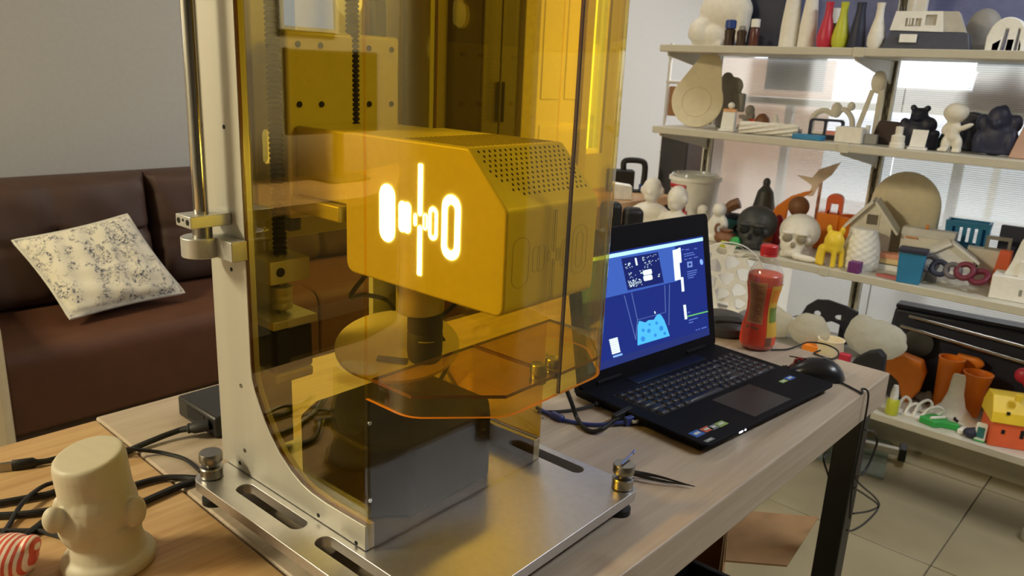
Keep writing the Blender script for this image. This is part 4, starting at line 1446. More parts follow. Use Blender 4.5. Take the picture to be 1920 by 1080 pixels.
# ================================================================== THINGS ON THE SHELVES  (modelled in photo pixels, scaled to their real distance)
RS = -PI / 2          # local x -> right along the shelf, local y -> away from the room
M_W = pm('print white', (244, 242, 236), .55, var=.04, scale=60, bump=.08)
M_W2 = pm('print bone', (238, 233, 222), .55, var=.05, scale=60, bump=.08)
M_CREAM = pm('print cream', (234, 222, 192), .6, var=.05, scale=40, bump=.1)
M_GREY = pm('print grey', (150, 146, 140), .6, var=.06)
M_CH = pm('print charcoal', (62, 62, 62), .5, var=.15, scale=20, bump=.1)
M_NAVY = pm('print navy', (40, 44, 66), .5, var=.12, scale=25, bump=.1)
M_OR = pm('print orange', (252, 142, 40), .45, var=.05)
M_RO = pm('print red orange', (236, 106, 62), .5, var=.05)
M_YE = pm('print yellow', (246, 212, 60), .45, var=.05)
M_LIME = pm('print lime', (196, 200, 60), .45, var=.05)
M_RED = pm('print crimson', (196, 44, 70), .4, var=.05)
M_PUR = pm('print purple', (112, 44, 120), .5, var=.05)
M_BLU = pm('print blue', (44, 128, 176), .45, var=.05)
M_TEAL = pm('print teal', (52, 120, 120), .5, var=.05)
M_GRN = pm('print green', (52, 166, 78), .45, var=.05)
M_MAR = pm('print maroon', (112, 36, 58), .5, var=.06)
M_BRN = pm('print brown', (136, 92, 62), .5, var=.1, scale=18)
M_BRK = pm('dark brown jar', (70, 52, 40), .35)
M_PNK = pm('print dusty pink', (206, 168, 150), .6, var=.05)
M_GLS = sheet('pale clear plastic', (.93, .94, .93), haze=.35, hazecol=(.75, .74, .7))


SETTLE = []


def spot(px, py, lv, X):
    if X > 2.5:
        X = 2.5 + (X - 2.5) * 1.36
    p = atx(px, py, X)
    loc = Vector((X, p.y, SH[lv] if isinstance(lv, int) else lv))
    return loc, mpp(loc) * 1.02


def it(name, label, cat, px, py, lv, X, rz=0., group=None):
    loc, k = spot(px, py, lv, X)
    t = thing(name, label, cat, loc, RS + rz + .6 * math.atan2(loc.y, loc.x), group)
    SETTLE.append((t, loc.z))
    return t, k


def one(m, name, label, cat, mat, loc, rz=0., group=None, **kw):
    o = m.build(name, mat, None, loc=loc, rot=(0, 0, RS + rz), **kw)
    SETTLE.append((o, loc.z))
    return tag(o, label, cat, group)


# ---------------------------------------------------------------- top shelf
loc, k = spot(1345, 78, 0, 2.63)
m = MB(k).ell((-34, -6, 26), (22, 22, 24)).ell((-22, -4, 40), (16, 16, 14)).ell((8, 4, 62), (52, 26, 36)).ell((44, 2, 48), (14, 16, 44)).ell((-8, 0, 22), (28, 20, 24)).ell((46, 0, 16), (10, 12, 18)).ell((-50, -6, 20), (8, 10, 10)).box(-46, 14, -14, 14, 0, 8)
one(m, 'organic_sculpture', 'large knobbly white sculpture at the left end of the top shelf', 'sculpture', M_W2, loc, remesh=.0055)
t, k = it('paint_jar', 'dark brown jar with a blue lid in front of the knobbly sculpture', 'jar', 1367, 78, 0, 2.555)
MB(k).lathe([(0, 0), (9, 0), (10, 2), (9, 14), (10, 28), (7, 31), (0, 31)], 18).build('jar', M_BRK, t)
MB(k).lathe([(0, 31.2), (10, 31.2), (10, 44), (8, 46), (0, 46)], 18).build('lid', pm('blue lid', (44, 70, 140), .4), t)
t, k = it('paint_jar', 'dark brown jar with a grey lid beside the blue-lidded jar', 'jar', 1389, 78, 0, 2.555)
MB(k).lathe([(0, 0), (8, 0), (9, 2), (8, 14), (9, 26), (6, 29), (0, 29)], 18).build('jar', M_BRK, t)
MB(k).lathe([(0, 29.2), (6, 29.2), (5, 36), (0, 37)], 18).build('lid', M_GREY, t)
t, k = it('sauce_bottle', 'reddish brown bottle with a white cap on the top shelf', 'bottle', 1413, 78, 0, 2.56)
MB(k).lathe([(0, 0), (8, 0), (9, 2), (8, 30), (6, 34), (0, 34)], 18).build('bottle', pm('red brown glass', (96, 52, 44), .3), t)
MB(k).lathe([(0, 34.2), (8, 34.2), (8, 48), (0, 49)], 18).build('cap', M_W, t)
loc, k = spot(1438, 79, 0, 2.70)
one(MB(k).prism3([(-34, -20, 0), (34, -20, 0), (34, 20, 0), (-34, 20, 0)], [(-38, -24, 110), (38, -24, 110), (38, 24, 110), (-38, 24, 110)]), 'plastic_bin', 'dark navy bin behind the jars on the top shelf', 'bin', M_NAVY, loc, bevel=.006)
for px, r0, r1, lab in ((1478, 17, 12, 'thick white tapered tube, left one of two on the top shelf'), (1512, 16, 10, 'thinner white tapered tube beside the crimson vase')):
    loc, k = spot(px, 80, 0, 2.57)
    one(MB(k).lathe([(0, 0), (r0, 0), (r0 * .95, 40), (r1, 92), (r1 - 1.5, 92), (r0 * .8, 4), (0, 4)], 28), 'tapered_tube', lab, 'tube', M_W2, loc, 0, 'tapered tubes on the top shelf')
for px, mat, c in ((1546, M_RED, 'crimson'), (1574, M_LIME, 'lime green'), (1605, M_NAVY, 'dark navy'), (1641, M_W2, 'bone white')):
    loc, k = spot(px, 82, 0, 2.555)
    if c == 'dark navy':
        prof = [(0, 0), (15, 0), (16, 4), (12, 40), (8, 66), (8.5, 80), (7.5, 80), (7, 66), (0, 60)]
    else:
        prof = [(0, 0), (12, 0), (15, 8), (15.5, 20), (12, 36), (7, 56), (6.4, 70), (7.2, 80), (6.2, 80), (5.4, 66), (0, 60)]
    one(MB(k).lathe(prof, 26), 'bottle_vase', c + ' bottle-shaped vase on the top shelf', 'vase', mat, loc, 0, 'bottle vases on the top shelf')
t, k = it('jar_with_lid', 'white-lidded brown jar behind the crimson vase', 'jar', 1558, 80, 0, 2.66)
MB(k).cyl(13, 0, 46, 20).build('jar', M_BRK, t)
MB(k).cyl(14, 46.2, 72, 20).build('lid', M_W, t)
t, k = it('building_model', 'model building with white upper storey on a dark base', 'model', 1738, 86, 0, 2.60)
MB(k).prism3([(-72, -44, 0), (74, -44, 0), (74, 34, 0), (-72, 34, 0)], [(-60, -36, 32), (66, -36, 30), (66, 30, 30), (-60, 30, 32)]).build('base', pm('dark slate print', (70, 72, 84), .5), t, bevel=.004)
MB(k).holed([(-62, 33), (26, 31), (20, 66), (-56, 66)], [[(-38, 40), (-12, 40), (-12, 54), (-38, 54)], [(-6, 42), (12, 42), (12, 60), (-6, 60)]], -36, -33, 'y').build('facade', M_W, t)
MB(k).prism3([(-60, -32.8, 32.5), (60, -32.8, 31), (60, 28, 31), (-60, 28, 32.5)], [(-54, -32.8, 66), (44, -32.8, 66), (44, 26, 66), (-54, 26, 66)]).build('upper_storey', pm('grey white print', (190, 184, 172), .55), t)
MB(k).box(-42, -14, -45.5, -41, 12, 26).build('window_recess', M_W, t)
for x in (-34, -30, -24):
    MB(k).box(x, x + 2.4, -36.6, -34, 42, 56).build('mullion', M_W, t)
loc, k = spot(1838, 88, 0, 2.71)
one(MB(k).ell((0, 0, 26), (30, 26, 40)).box(-28, 28, -22, 22, 0, 20), 'dome_model', 'grey rounded dome model beside the model building', 'model', M_GREY, loc, remesh=.005)
loc, k = spot(1886, 90, 0, 2.58)
one(MB(k).holed([(-32, 0), (30, 0), (30, 26)] + [(30 * math.cos(a) , 26 + 34 * math.sin(a)) for a in [PI * i / 12 for i in range(1, 12)]] + [(-32, 26)], [[(-8, 2), (0, 2), (2, 40), (-4, 40)], [(14, 2), (20, 2), (20, 40), (16, 40)]], -14, 14, 'y'), 'arch_model', 'white arched model with two slots at the right of the top shelf', 'model', M_W, loc, bevel=.003)
loc, k = spot(1708, 86, 0, 2.72)
one(MB(k).box(-14, 16, -6, 6, 0, 130).box(-8, -2, -9, 9, 10, 128), 'white_column', 'tall white column behind the model building', 'column', M_W2, loc, bevel=.003)

# ---------------------------------------------------------------- second shelf
t, k = it('round_plaque', 'large cream round plaque with a tapered top leaning at the shelf end', 'plaque', 1302, 238, 1, 2.575, .15)
RB = RX(-6)
MB(k).prism([(46 * math.cos(a), 50 + 48 * math.sin(a)) for a in [PI * (-1.14 + 1.28 * i / 26) for i in range(27)]] + [(41, 74), (35, 122), (26, 132), (0, 131), (-39, 75)], -5, 5, 'y', M=T(0, 0, 4) @ RB).build('plate', M_CREAM, t, bevel=.0015)
MB(k).torus((0, 0, 0), 26, 1.2, T(0, 0, 4) @ RB @ T(-2, -5.0, 48) @ RX(90), 36, 8).build('raised_ring', M_CREAM, t)
loc, k = spot(1352, 240, 1, 2.69)
one(MB(k).box(-8, 18, -8, 8, 0, 76).ell((18, 0, 74), (16, 8, 16)).ell((2, 0, 84), (12, 8, 14)).box(4, 40, -6, 6, 30, 62), 'printed_bracket', 'grey printed bracket behind the cream plaque', 'bracket', M_GREY, loc, remesh=.004)
t, k = it('pedestal_model', 'small white pedestal with an orange top in front of the plaque', 'model', 1364, 245, 1, 2.555)
MB(k).prism3([(-15, -12, 0), (14, -12, 0), (14, 12, 0), (-15, 12, 0)], [(-15, -12, 4), (14, -12, 4), (14, 12, 4), (-15, 12, 4)]).prism3([(-12, -10, 4), (12, -10, 4), (12, 10, 4), (-12, 10, 4)], [(-10, -9, 35), (12, -9, 35), (12, 9, 35), (-10, 9, 35)]).build('body', M_W, t, bevel=.002)
MB(k).box(-10, 12, -9, 9, 35.2, 40).build('top', pm('pale orange', (234, 176, 122), .5), t)
MB(k).ell((2, 0, 46), (6, 5, 6)).build('finial', M_W, t)
loc, k = spot(1400, 243, 1, 2.66)
one(MB(k).ell((0, 0, 12), (10, 8, 14)).ell((2, 0, 34), (9, 8, 10)).ell((-12, 0, 22), (8, 4, 4)).box(-8, 8, -6, 6, 0, 6).ell((8, 0, 24), (5, 4, 8)), 'small_figure', 'small grey standing figure near the pedestal', 'figurine', M_GREY, loc, remesh=.0035)
t, k = it('ball_model', 'brown ball with an orange peg beside the white cone', 'model', 1427, 243, 1, 2.63)
MB(k).ell((0, 0, 17), (14, 13, 17)).build('ball', M_BRN, t)
MB(k).tube([(-12, 0, 17), (-24, 0, 18)], [6, 5], 10).build('peg', M_RO, t)
loc, k = spot(1452, 245, 1, 2.60)
one(MB(k).lathe([(0, 0), (15, 0), (14, 4), (3, 34), (0, 36)], 24), 'cone_model', 'white pointed cone on the second shelf', 'cone', M_W2, loc)
t, k = it('helical_gear', 'long white twisted gear lying along the shelf edge', 'gear', 1440, 252, 1, 2.545)
vs, fs = [], []
nn, ln_ = 48, 26
for j in range(ln_ + 1):
    x = -52 + 104 * j / ln_
    for i in range(nn):
        a = 2 * PI * i / nn
        r = 9.5 + 2.2 * math.sin(8 * a + x * .16)
        vs.append((x, r * math.cos(a), 12 + r * math.sin(a)))
for j in range(ln_):
    for i in range(nn):
        fs.append((j * nn + i, j * nn + (i + 1) % nn, (j + 1) * nn + (i + 1) % nn, (j + 1) * nn + i))
fs += [tuple(range(nn)), tuple(ln_ * nn + i for i in range(nn))[::-1]]
MB(k).add(vs, fs).build('toothed_barrel', M_W2, t)
MB(k).tube([(-58, 0, 12), (58, 0, 12)], 4, 10).build('shaft', M_GREY, t)
loc, k = spot(1516, 259, 1, 2.535)
one(MB(k).prism(rrect(-28, 28, -12, 12, 5), 0, 9), 'flat_case', 'flat blue case at the front of the second shelf', 'case', M_BLU, loc, bevel=.002)
t, k = it('framed_box', 'small dark framed window model with a pink strip beside blue case', 'model', 1546, 262, 1, 2.60)
MB(k).holed(rrect(-30, 30, 2, 36, 6), [rrect(-25, -4, 8, 32, 3), rrect(0, 25, 8, 32, 3)], -6, 6, 'y').build('frame', M_NAVY, t, bevel=.0015)
MB(k).box(2, 26, -9, -6.2, 9, 16).build('pink_strip', pm('salmon strip', (236, 150, 136), .5), t)
MB(k).box(-34, 34, -10, 12, 0, 3).build('base', M_NAVY, t)
t, k = it('winged_model', 'white openwork model with curved arms behind the framed box', 'model', 1558, 262, 1, 2.71)
MB(k).tube(spline([(-38, 0, 6), (-36, 0, 34), (-20, 0, 46), (0, 0, 40), (14, 0, 50), (30, 0, 34), (34, 0, 6)], 5), [5] * 31, 8).build('arms', M_W2, t)
MB(k).ell((2, 0, 48), (10, 8, 14)).ell((26, 0, 56), (7, 5, 8)).build('body', M_W2, t)
MB(k).box(-40, 38, -6, 6, 0, 6).build('base', M_W2, t)
t, k = it('two_leg_stand', 'tall white stand on two splayed legs on the second shelf', 'stand', 1618, 268, 1, 2.64)
MB(k).prism([(-22, 0), (-14, 0), (6, 92), (-2, 92)], -4, 4, 'y').build('leg', M_W2, t)
MB(k).prism([(12, 0), (20, 0), (20, 92), (12, 92)], -4, 4, 'y').build('leg', M_W2, t)
MB(k).ell((10, 0, 106), (13, 7, 20)).build('head', M_W2, t)
loc, k = spot(1593, 270, 1, 2.56)
one(MB(k).box(-24, 24, -16, 16, 0, 28), 'white_block', 'plain white block at the board joint of the second shelf', 'block', M_W2, loc, bevel=.002)
t, k = it('small_tube_box', 'grey box with an upright white tube beside the white block', 'box', 1628, 271, 1, 2.57)
MB(k).box(-12, 14, -12, 12, 0, 18).build('box', M_GREY, t, bevel=.002)
MB(k).cyl(4, 18.2, 34, 12, (-5, 0)).build('tube', M_W, t)
loc, k = spot(1662, 275, 1, 2.62)
one(MB(k).prism([(-26, 0), (28, 0), (26, 40), (-16, 42), (-20, 30)], -14, 14, 'y'), 'dark_block', 'dark brown rough block on the second shelf', 'block', pm('dark umber', (70, 54, 50), .7, var=.15), loc, bevel=.004)
t, k = it('stepped_bottle', 'small white two-stage bottle in front of the black bear figure', 'bottle', 1681, 277, 1, 2.535)
MB(k).lathe([(0, 0), (13, 0), (13, 9), (11.5, 10), (11.5, 22), (6.5, 24), (6.5, 38), (0, 39)], 20).build('body', M_W2, t)
loc, k = spot(1712, 277, 1, 2.62)
m = MB(k).ell((0, 0, 24), (28, 20, 26)).ell((2, -4, 54), (15, 14, 15)).ell((-10, -4, 68), (6, 5, 6)).ell((14, -4, 68), (6, 5, 6)).ell((18, 0, 38), (16, 14, 16)).ell((-20, -6, 34), (10, 10, 16)).ell((2, -16, 50), (6, 6, 5)).box(-22, 24, -14, 14, 0, 8)
one(m, 'bear_figure', 'black bear-like figure sitting on the second shelf', 'figurine', M_NAVY, loc, remesh=.004)
t, k = it('phone_stand', 'white tilted slab stand in front of the black bear figure', 'stand', 1719, 281, 1, 2.535)
MB(k).box(-16, 16, -10, 10, 0, 4).build('base', M_W, t, bevel=.001)
MB(k).prism([(-14, 4.2), (12, 4.2), (14, 36), (-12, 36)], -3, 1, 'y', M=RX(-8)).build('slab', M_W, t, bevel=.001)
loc, k = spot(1746, 281, 1, 2.58)
one(MB(k).lathe([(0, 0), (8, 0), (9, 8), (8, 30), (0, 32)], 16).ell((2, 0, 28), (8, 7, 8)), 'dark_bottle', 'small dark bottle between bear figure and bobble-head', 'bottle', M_NAVY, loc, remesh=.003)
loc, k = spot(1785, 287, 1, 2.55)
m = MB(k).ell((-6, 0, 70), (21, 18, 18)).ell((6, 0, 72), (10, 10, 12)).ell((-4, 0, 40), (11, 9, 18)).ell((-14, 0, 14), (8, 8, 16)).ell((6, 0, 14), (8, 8, 16)).ell((14, -4, 46), (16, 5, 5), RY(-28)).ell((-18, 0, 42), (6, 6, 12), RY(25)).box(-26, -8, -8, 8, 0, 5).box(-2, 14, -8, 8, 0, 5).ell((-4, 0, 28), (12, 9, 10))
one(m, 'bobble_head_figure', 'white big-headed figure standing with one arm out', 'figurine', M_W2, loc, remesh=.0038)
loc, k = spot(1764, 284, 1, 2.60)
one(MB(k).ell((0, 0, 22), (7, 7, 26), RY(22)).box(-8, 4, -6, 6, 0, 6), 'green_horn', 'dark green horn leaning beside the big-headed figure', 'model', pm('dark green', (58, 70, 62), .5), loc, remesh=.004)
loc, k = spot(1816, 291, 1, 2.66)
m = MB(k)
m.prism([(-30, 0), (24, 0), (26, 50), (14, 66), (-4, 70), (-22, 64)], -16, 16, 'y').ell((-16, -14, 30), (10, 8, 20)).ell((8, -14, 40), (9, 7, 22))
one(m, 'rock_model', 'dark navy rocky slab behind the big-headed figure', 'model', M_NAVY, loc, remesh=.004)
loc, k = spot(1860, 296, 1, 2.58)
m = MB(k).ell((0, 0, 30), (34, 20, 34)).ell((0, -8, 64), (20, 16, 22)).ell((-24, -8, 20), (12, 12, 22)).ell((26, -8, 22), (12, 12, 24)).ell((0, -20, 54), (9, 8, 8)).ell((4, -6, 82), (8, 6, 6)).ell((-10, -22, 62), (3, 4, 3)).box(-34, 36, -14, 14, 0, 10).ell((26, 0, 56), (12, 12, 16)).ell((-26, 0, 54), (12, 12, 16))
one(m, 'gorilla_figure', 'dark navy hunched gorilla figure on the second shelf', 'figurine', pm('print slate navy', (48, 52, 78), .5, var=.12, scale=25, bump=.1), loc, remesh=.0042)
loc, k = spot(1917, 304, 1, 2.57)
one(MB(k).prism3([(-22, -16, 0), (26, -16, 0), (26, 16, 0), (-22, 16, 0)], [(-2, -8, 86), (20, -8, 86), (20, 8, 86), (-2, 8, 86)]), 'faceted_tower', 'dusty pink faceted tower at the right of the second shelf', 'model', M_PNK, loc, bevel=.003)

# ---------------------------------------------------------------- third shelf, left to right


def bust(name, label, px, py, X, mat, s=1., tilt=0.):
    loc, k = spot(px, py, 2, X)
    k *= s
    m = MB(k).ell((0, 0, 64), (17, 18, 21)).ell((0, -15, 60), (5, 5, 6)).ell((0, -6, 52), (12, 12, 10)).ell((0, 0, 42), (9, 9, 14)).ell((0, 0, 24), (32, 17, 18)).ell((-24, -2, 18), (13, 12, 16)).ell((24, -2, 18), (13, 12, 16)).box(-30, 30, -14, 14, 0, 14).ell((-17, 0, 62), (4, 6, 7)).ell((17, 0, 62), (4, 6, 7))
    return one(m, name, label, 'bust', mat, loc, tilt, 'white busts on the third shelf', remesh=.0042 * s)


bust('bust', 'white bust left of the red-striped bucket', 1216, 434, 2.59, M_W, 1.05, .3)
bust('bust', 'larger white bust in front of the red-striped bucket', 1264, 440, 2.53, M_W2, 1.08, -.2)
t, k = it('bucket', 'white plastic bucket with a red curved stripe', 'bucket', 1292, 446, 2, 2.70)
MB(k).lathe([(0, 0), (34, 0), (44, 84), (47, 84), (47, 90), (42, 90), (40, 84), (31, 4), (0, 4)], 36).build('tub', M_W, t)
pts = [(-34.5, 0, 0)]
MB(k).lathe([(39.6, 30), (44.2, 74)], 10, a0=math.radians(236), a1=math.radians(262)).lathe([(43.6, 70), (44.6, 78)], 16, a0=math.radians(205), a1=math.radians(262)).lathe([(36.4, 6), (39.8, 32)], 10, a0=math.radians(246), a1=math.radians(268)).build('red_stripe', pm('bucket red', (196, 44, 60), .45), t, solid=.0008)
MB(k).tube([(38 * math.cos(a), 38 * math.sin(a), 91) for a in [2 * PI * i / 20 for i in range(20)]], 6, 6, closed=True).build('bag_lining', M_GLS, t)
t, k = it('wood_slice', 'curved slice of brown bark leaning on the bucket', 'wood', 1354, 440, 2, 2.68)
MB(k).tube(spline([(-22, 0, 6), (-14, 0, 24), (0, 0, 44), (12, 0, 56), (24, 0, 62)], 5), [6] * 6 + [9] * 8 + [10] * 7, 8).build('slice', M_BRN, t)
loc, k = spot(1312, 441, 2, 2.58)
one(MB(k).ell((0, 0, 48), (10, 10, 11)).ell((2, 0, 24), (14, 12, 24)).box(-14, 14, -10, 10, 0, 10).ell((10, -2, 30), (7, 7, 12)), 'robed_figure', 'white robed figurine just right of the large bust', 'figurine', M_W2, loc, remesh=.0038)
loc, k = spot(1343, 446, 2, 2.56)
one(MB(k).ell((0, 0, 58), (13, 13, 13)).ell((-4, 0, 28), (11, 10, 26)).ell((12, 0, 36), (7, 7, 14), RY(-20)).box(-16, 12, -9, 9, 0, 10).ell((-14, 0, 22), (6, 7, 20)), 'dancing_figure', 'white round-headed figurine beside the brown pot', 'figurine', M_W, loc, remesh=.0038)
t, k = it('brown_pot', 'small brown pot with a curved handle', 'pot', 1360, 449, 2, 2.535)
MB(k).ell((0, 0, 14), (21, 18, 13)).build('body', M_BRN, t)
MB(k).tube(spline([(-16, 0, 18), (-20, 0, 28), (-18, 0, 36), (-13, 0, 38)], 5), 2.6, 8).build('handle', M_BRN, t)
MB(k).lathe([(10, 24), (12, 29), (11, 29), (9, 24)], 20).build('rim', M_BRN, t)
t, k = it('toy_camera', 'dark teal box gadget behind the brown pot', 'gadget', 1378, 448, 2, 2.645)
MB(k).box(-18, 18, -10, 10, 0, 36).build('body', M_TEAL, t, bevel=.004)
MB(k).box(-20, 20, -12, 12, 36.2, 44).build('top', M_NAVY, t, bevel=.003)
MB(k).lathe([(0, 0), (7, 0), (7, 5), (0, 5)], 16, M=T(4, -10, 20) @ RX(90)).build('lens', M_HOLE, t)
loc, k = spot(1378, 455, 2, 2.515)
one(MB(k).ell((0, 0, 11), (10, 10, 11)).ell((2, 0, 17), (6, 6, 6)), 'green_ball', 'bright green ball wedged left of the charcoal skull', 'ball', M_GRN, loc, remesh=.003)
loc, k = spot(1362, 456, 2, 2.512)
one(MB(k).prism(fillet([(-12, 0), (12, 0), (10, 8), (-8, 12)], 2), -6, 6, 'y'), 'yellow_clip', 'small yellow clip lying before the brown pot', 'clip', M_LIME, loc, bevel=.001)


def skull(name, label, px, py, X, mat, s=1.):
    loc, k = spot(px, py, 2, X)
    m = MB(k * s)
    m.ell((2, 4, 46), (37, 34, 33)).ell((-4, -14, 22), (24, 20, 20)).ell((-22, -16, 34), (9, 9, 7)).ell((20, -18, 34), (9, 9, 7)).ell((-2, -24, 12), (17, 11, 12)).box(-26, 24, -22, 16, 0, 8).ell((-14, -29, 47), (12, 6, 4)).ell((12, -30, 47), (12, 6, 4))
    body = m.build('cranium', mat, None, remesh=.004)
    t = thing(name, label, 'skull', loc, RS + .25, 'skulls on the third shelf')
    SETTLE.append((t, loc.z))
    body.parent = t
    dk_ = MB(k * s).ell((-14, -30, 37), (9, 5, 8)).ell((11, -31, 37), (9, 5, 8)).ell((-2, -35, 26), (4, 4, 6))
    dk_.build('eye_sockets', pm('skull hollow ' + name + label[:5], (24, 24, 24) if mat == M_CH else (150, 140, 120), .8), t)
    th = MB(k * s)
    for i in range(7):
        x = -14 + 4 * i
        th.box(x, x + 3.2, -36 + abs(i - 3) * .8, -30, 6, 13)
    th.build('teeth', mat, t, bevel=.0006)
    return t


skull('skull_model', 'charcoal grey skull model on the third shelf', 1411, 466, 2.57, M_CH, .98)
skull('skull_model', 'white skull model behind the red bottle cap', 1490, 482, 2.57, M_W2, .98)
loc, k = spot(1422, 462, 2, 2.735)
one(MB(k).lathe([(0, 0), (24, 0), (26, 30), (18, 62), (14, 82), (6, 92), (6, 98), (0, 104)], 20).ell((0, 0, 98), (7, 7, 9)), 'robed_statue', 'dark grey robed statue behind the charcoal skull', 'statue', M_CH, loc, remesh=.004)
t, k = it('dragon_model', 'orange curved fin model behind the two skulls', 'model', 1460, 470, 2, 2.70)
MB(k).prism([(-26, 0), (4, 0), (6, 60), (20, 78), (36, 92), (44, 100), (30, 96), (8, 86), (-14, 66), (-26, 40)], -6, 6, 'y').build('fin', M_OR, t, bevel=.004)
MB(k).box(-28, 10, -12, 12, 0, 5).build('base', M_OR, t)
loc, k = spot(1486, 470, 2, 2.675)
one(MB(k).ell((0, 0, 74), (19, 17, 19)).cyl(10, 0, 62, 16), 'bronze_sphere', 'bronze ball on a stem behind the white skull', 'model', M_BRN, loc, remesh=.004)
t, k = it('wing_model', 'beige spread-wing model rising above the white skull', 'model', 1512, 480, 2, 2.765)
MB(k).prism([(-36, 120), (-10, 118), (0, 134), (34, 150), (22, 126), (4, 108), (-4, 86), (-14, 84), (-8, 104), (-22, 112)], -3, 3, 'y').build('wing', pm('pale beige print', (240, 226, 208), .55), t)
MB(k).tube([(6, 0, 0), (6, 0, 118)], 3, 8).build('stem', M_PNK, t)
MB(k).cyl(13, 0, 4, 20, (8, 0)).build('base', M_PNK, t)
loc, k = spot(1452, 472, 2, 2.66)
one(MB(k).ell((0, 0, 36), (10, 10, 20)).cyl(8, 0, 24, 14), 'red_flask', 'small red flask between the two skulls', 'flask', M_RED, loc, remesh=.004)
loc, k = spot(1510, 483, 2, 2.505 + .02)
one(MB(k).ell((0, 0, 6), (22, 8, 6.2)).ell((-16, 0, 7), (9, 9, 7)), 'bone_model', 'small grey-white bone lying before the white skull', 'model', M_W2, loc, remesh=.0026)
t, k = it('toy_castle', 'orange toy block tower with a red arch behind the yellow stool figure', 'model', 1556, 487, 2, 2.73)
MB(k).box(-32, 6, -14, 14, 0, 66).build('block', M_OR, t, bevel=.003)
MB(k).holed([(-20, 66.5), (8, 66.5), (8, 92)] + [(-6 + 14 * math.cos(PI * i / 8), 92 + 10 * math.sin(PI * i / 8)) for i in range(1, 8)] + [(-20, 92)], [[(-13, 67), (1, 67), (1, 84), (-13, 84)]], -8, 8, 'y').build('arch', M_RO, t, bevel=.002)
MB(k).lathe([(0, 0), (20, 0), (24, 60), (26, 64), (23, 64), (20, 58), (0, 56)], 24, (24, 4, 0)).build('cup', M_OR, t)
MB(k).ell((-26, -10, 20), (8, 6, 20)).build('red_lobe', M_RO, t)
loc, k = spot(1556, 492, 2, 2.53)
m = MB(k).ell((2, 0, 46), (18, 15, 20)).ell((2, 0, 34), (17, 14, 10)).ell((-10, 0, 68), (5, 4, 8)).ell((14, 0, 68), (5, 4, 8)).tube([(-12, -6, 34), (-14, -7, 0)], 5, 10).tube([(8, -8, 34), (8, -8, 0)], 5, 10).tube([(16, 4, 34), (18, 5, 0)], 5, 10).tube([(-20, 0, 30), (-23, 0, 0)], 6, 10).ell((-16, 0, 30), (9, 7, 9))
one(m, 'yellow_cat_stool', 'yellow cat-shaped figure on long legs', 'figurine', M_YE, loc, remesh=.0034)
loc, k = spot(1610, 499, 2, 2.577)
m = MB(k)
vs, fs = [], []
nn, hh = 60, 24
for j in range(hh + 1):
    z = 72 * j / hh
    R0 = 31 - 10 * (j / hh) ** 1.6 + 3 * math.sin(PI * j / hh)
    for i in range(nn):
        a = 2 * PI * i / nn
        r = R0 + 1.6 * math.sin(10 * a + (j % 2) * PI) * math.sin(j * PI / 2 + .8)
        vs.append((r * math.cos(a), r * math.sin(a) * .9, z))
for j in range(hh):
    for i in range(nn):
        fs.append((j * nn + i, j * nn + (i + 1) % nn, (j + 1) * nn + (i + 1) % nn, (j + 1) * nn + i))
fs += [tuple(range(nn))[::-1], tuple(hh * nn + i for i in range(nn))]
one(m.add(vs, fs), 'scaled_vase', 'white vase with a knobbly scaled surface near the purple cube', 'vase', M_W, loc)
loc, k = spot(1602, 508, 2, 2.516)
one(MB(k).box(-10, 10, -10, 10, 0, 20).box(-6, -2, -10.4, 10.4, 2, 18).box(2, 6, -10.4, 10.4, 2, 18), 'purple_cube', 'small purple ridged cube in front of the scaled vase', 'cube', M_PUR, loc, bevel=.0012)
# gabled chalet


def house(t, k, w, d, h, rise, ov, mw, mr, win=()):
    MB(k).prism([(-w, 0), (w, 0), (w, h), (0, h + rise), (-w, h)], -d, d, 'y').build('walls', mw, t, bevel=.001)
    for s in (-1, 1):
        L0 = math.hypot(w + ov, rise * (w + ov) / w)
        ang = math.degrees(math.atan2(rise, w))
        MB(k).box(0, L0, -d - ov, d + ov, .4, 4.4, M=T(0, 0, h + rise) @ RY(ang if s > 0 else 180 - ang) @ (Matrix() if s > 0 else RX(180))).build('roof', mr, t, bevel=.0006)
    for (x0, x1, z0, z1) in win:
        f = MB(k).holed([(x0 - 2, z0 - 2), (x1 + 2, z0 - 2), (x1 + 2, z1 + 2), (x0 - 2, z1 + 2)], [[(x0, z0), (x1, z0), (x1, z1), (x0, z1)]], -d - 1.6, -d, 'y').build('window', mw, t)
        MB(k).box(x0, x1, -d - .4, -d - .05, z0, z1).build('pane', pm('model window shade', (120, 112, 102), .7), f)


t, k = it('chalet_model', 'white printed chalet with a steep gable and square window', 'model house', 1622, 498, 2, 2.665, .05)
house(t, k, 34, 26, 70, 42, 9, M_W2, M_W, [(-8, 10, 72, 90)])
loc, k = spot(1676, 500, 2, 2.762)
one(MB(k).lathe([(60 * math.cos(PI / 2 * i / 12), 96 + 60 * math.sin(PI / 2 * i / 12) * 1.05) for i in range(13)][::-1] + [(60, 60), (58, 0), (55, 0), (56, 96)], 40, sy=.30), 'cream_dome', 'tall cream domed shell behind the white houses', 'dome', M_CREAM, loc)
loc, k = spot(1682, 466, 2, 2.655)
t, k = it('long_house_model', 'long low white model building behind the blue bin', 'model house', 1730, 500, 2, 2.685, -.05)
MB(k).box(-42, 42, -16, 16, 0, 62).build('walls', M_W, t, bevel=.001)
MB(k).prism([(-18, 62.3), (18, 62.3), (12, 76), (-12, 76)], -43, 44, 'x').build('roof', pm('cool white print', (222, 224, 226), .55), t, bevel=.001)
MB(k).box(30, 42.5, -16.6, -15.8, 22, 48).build('door', M_GREY, t)
MB(k).box(-34, -14, -20, -16.2, 58, 60).build('eave_strip', pm('orange strip', (232, 150, 80), .5), t)
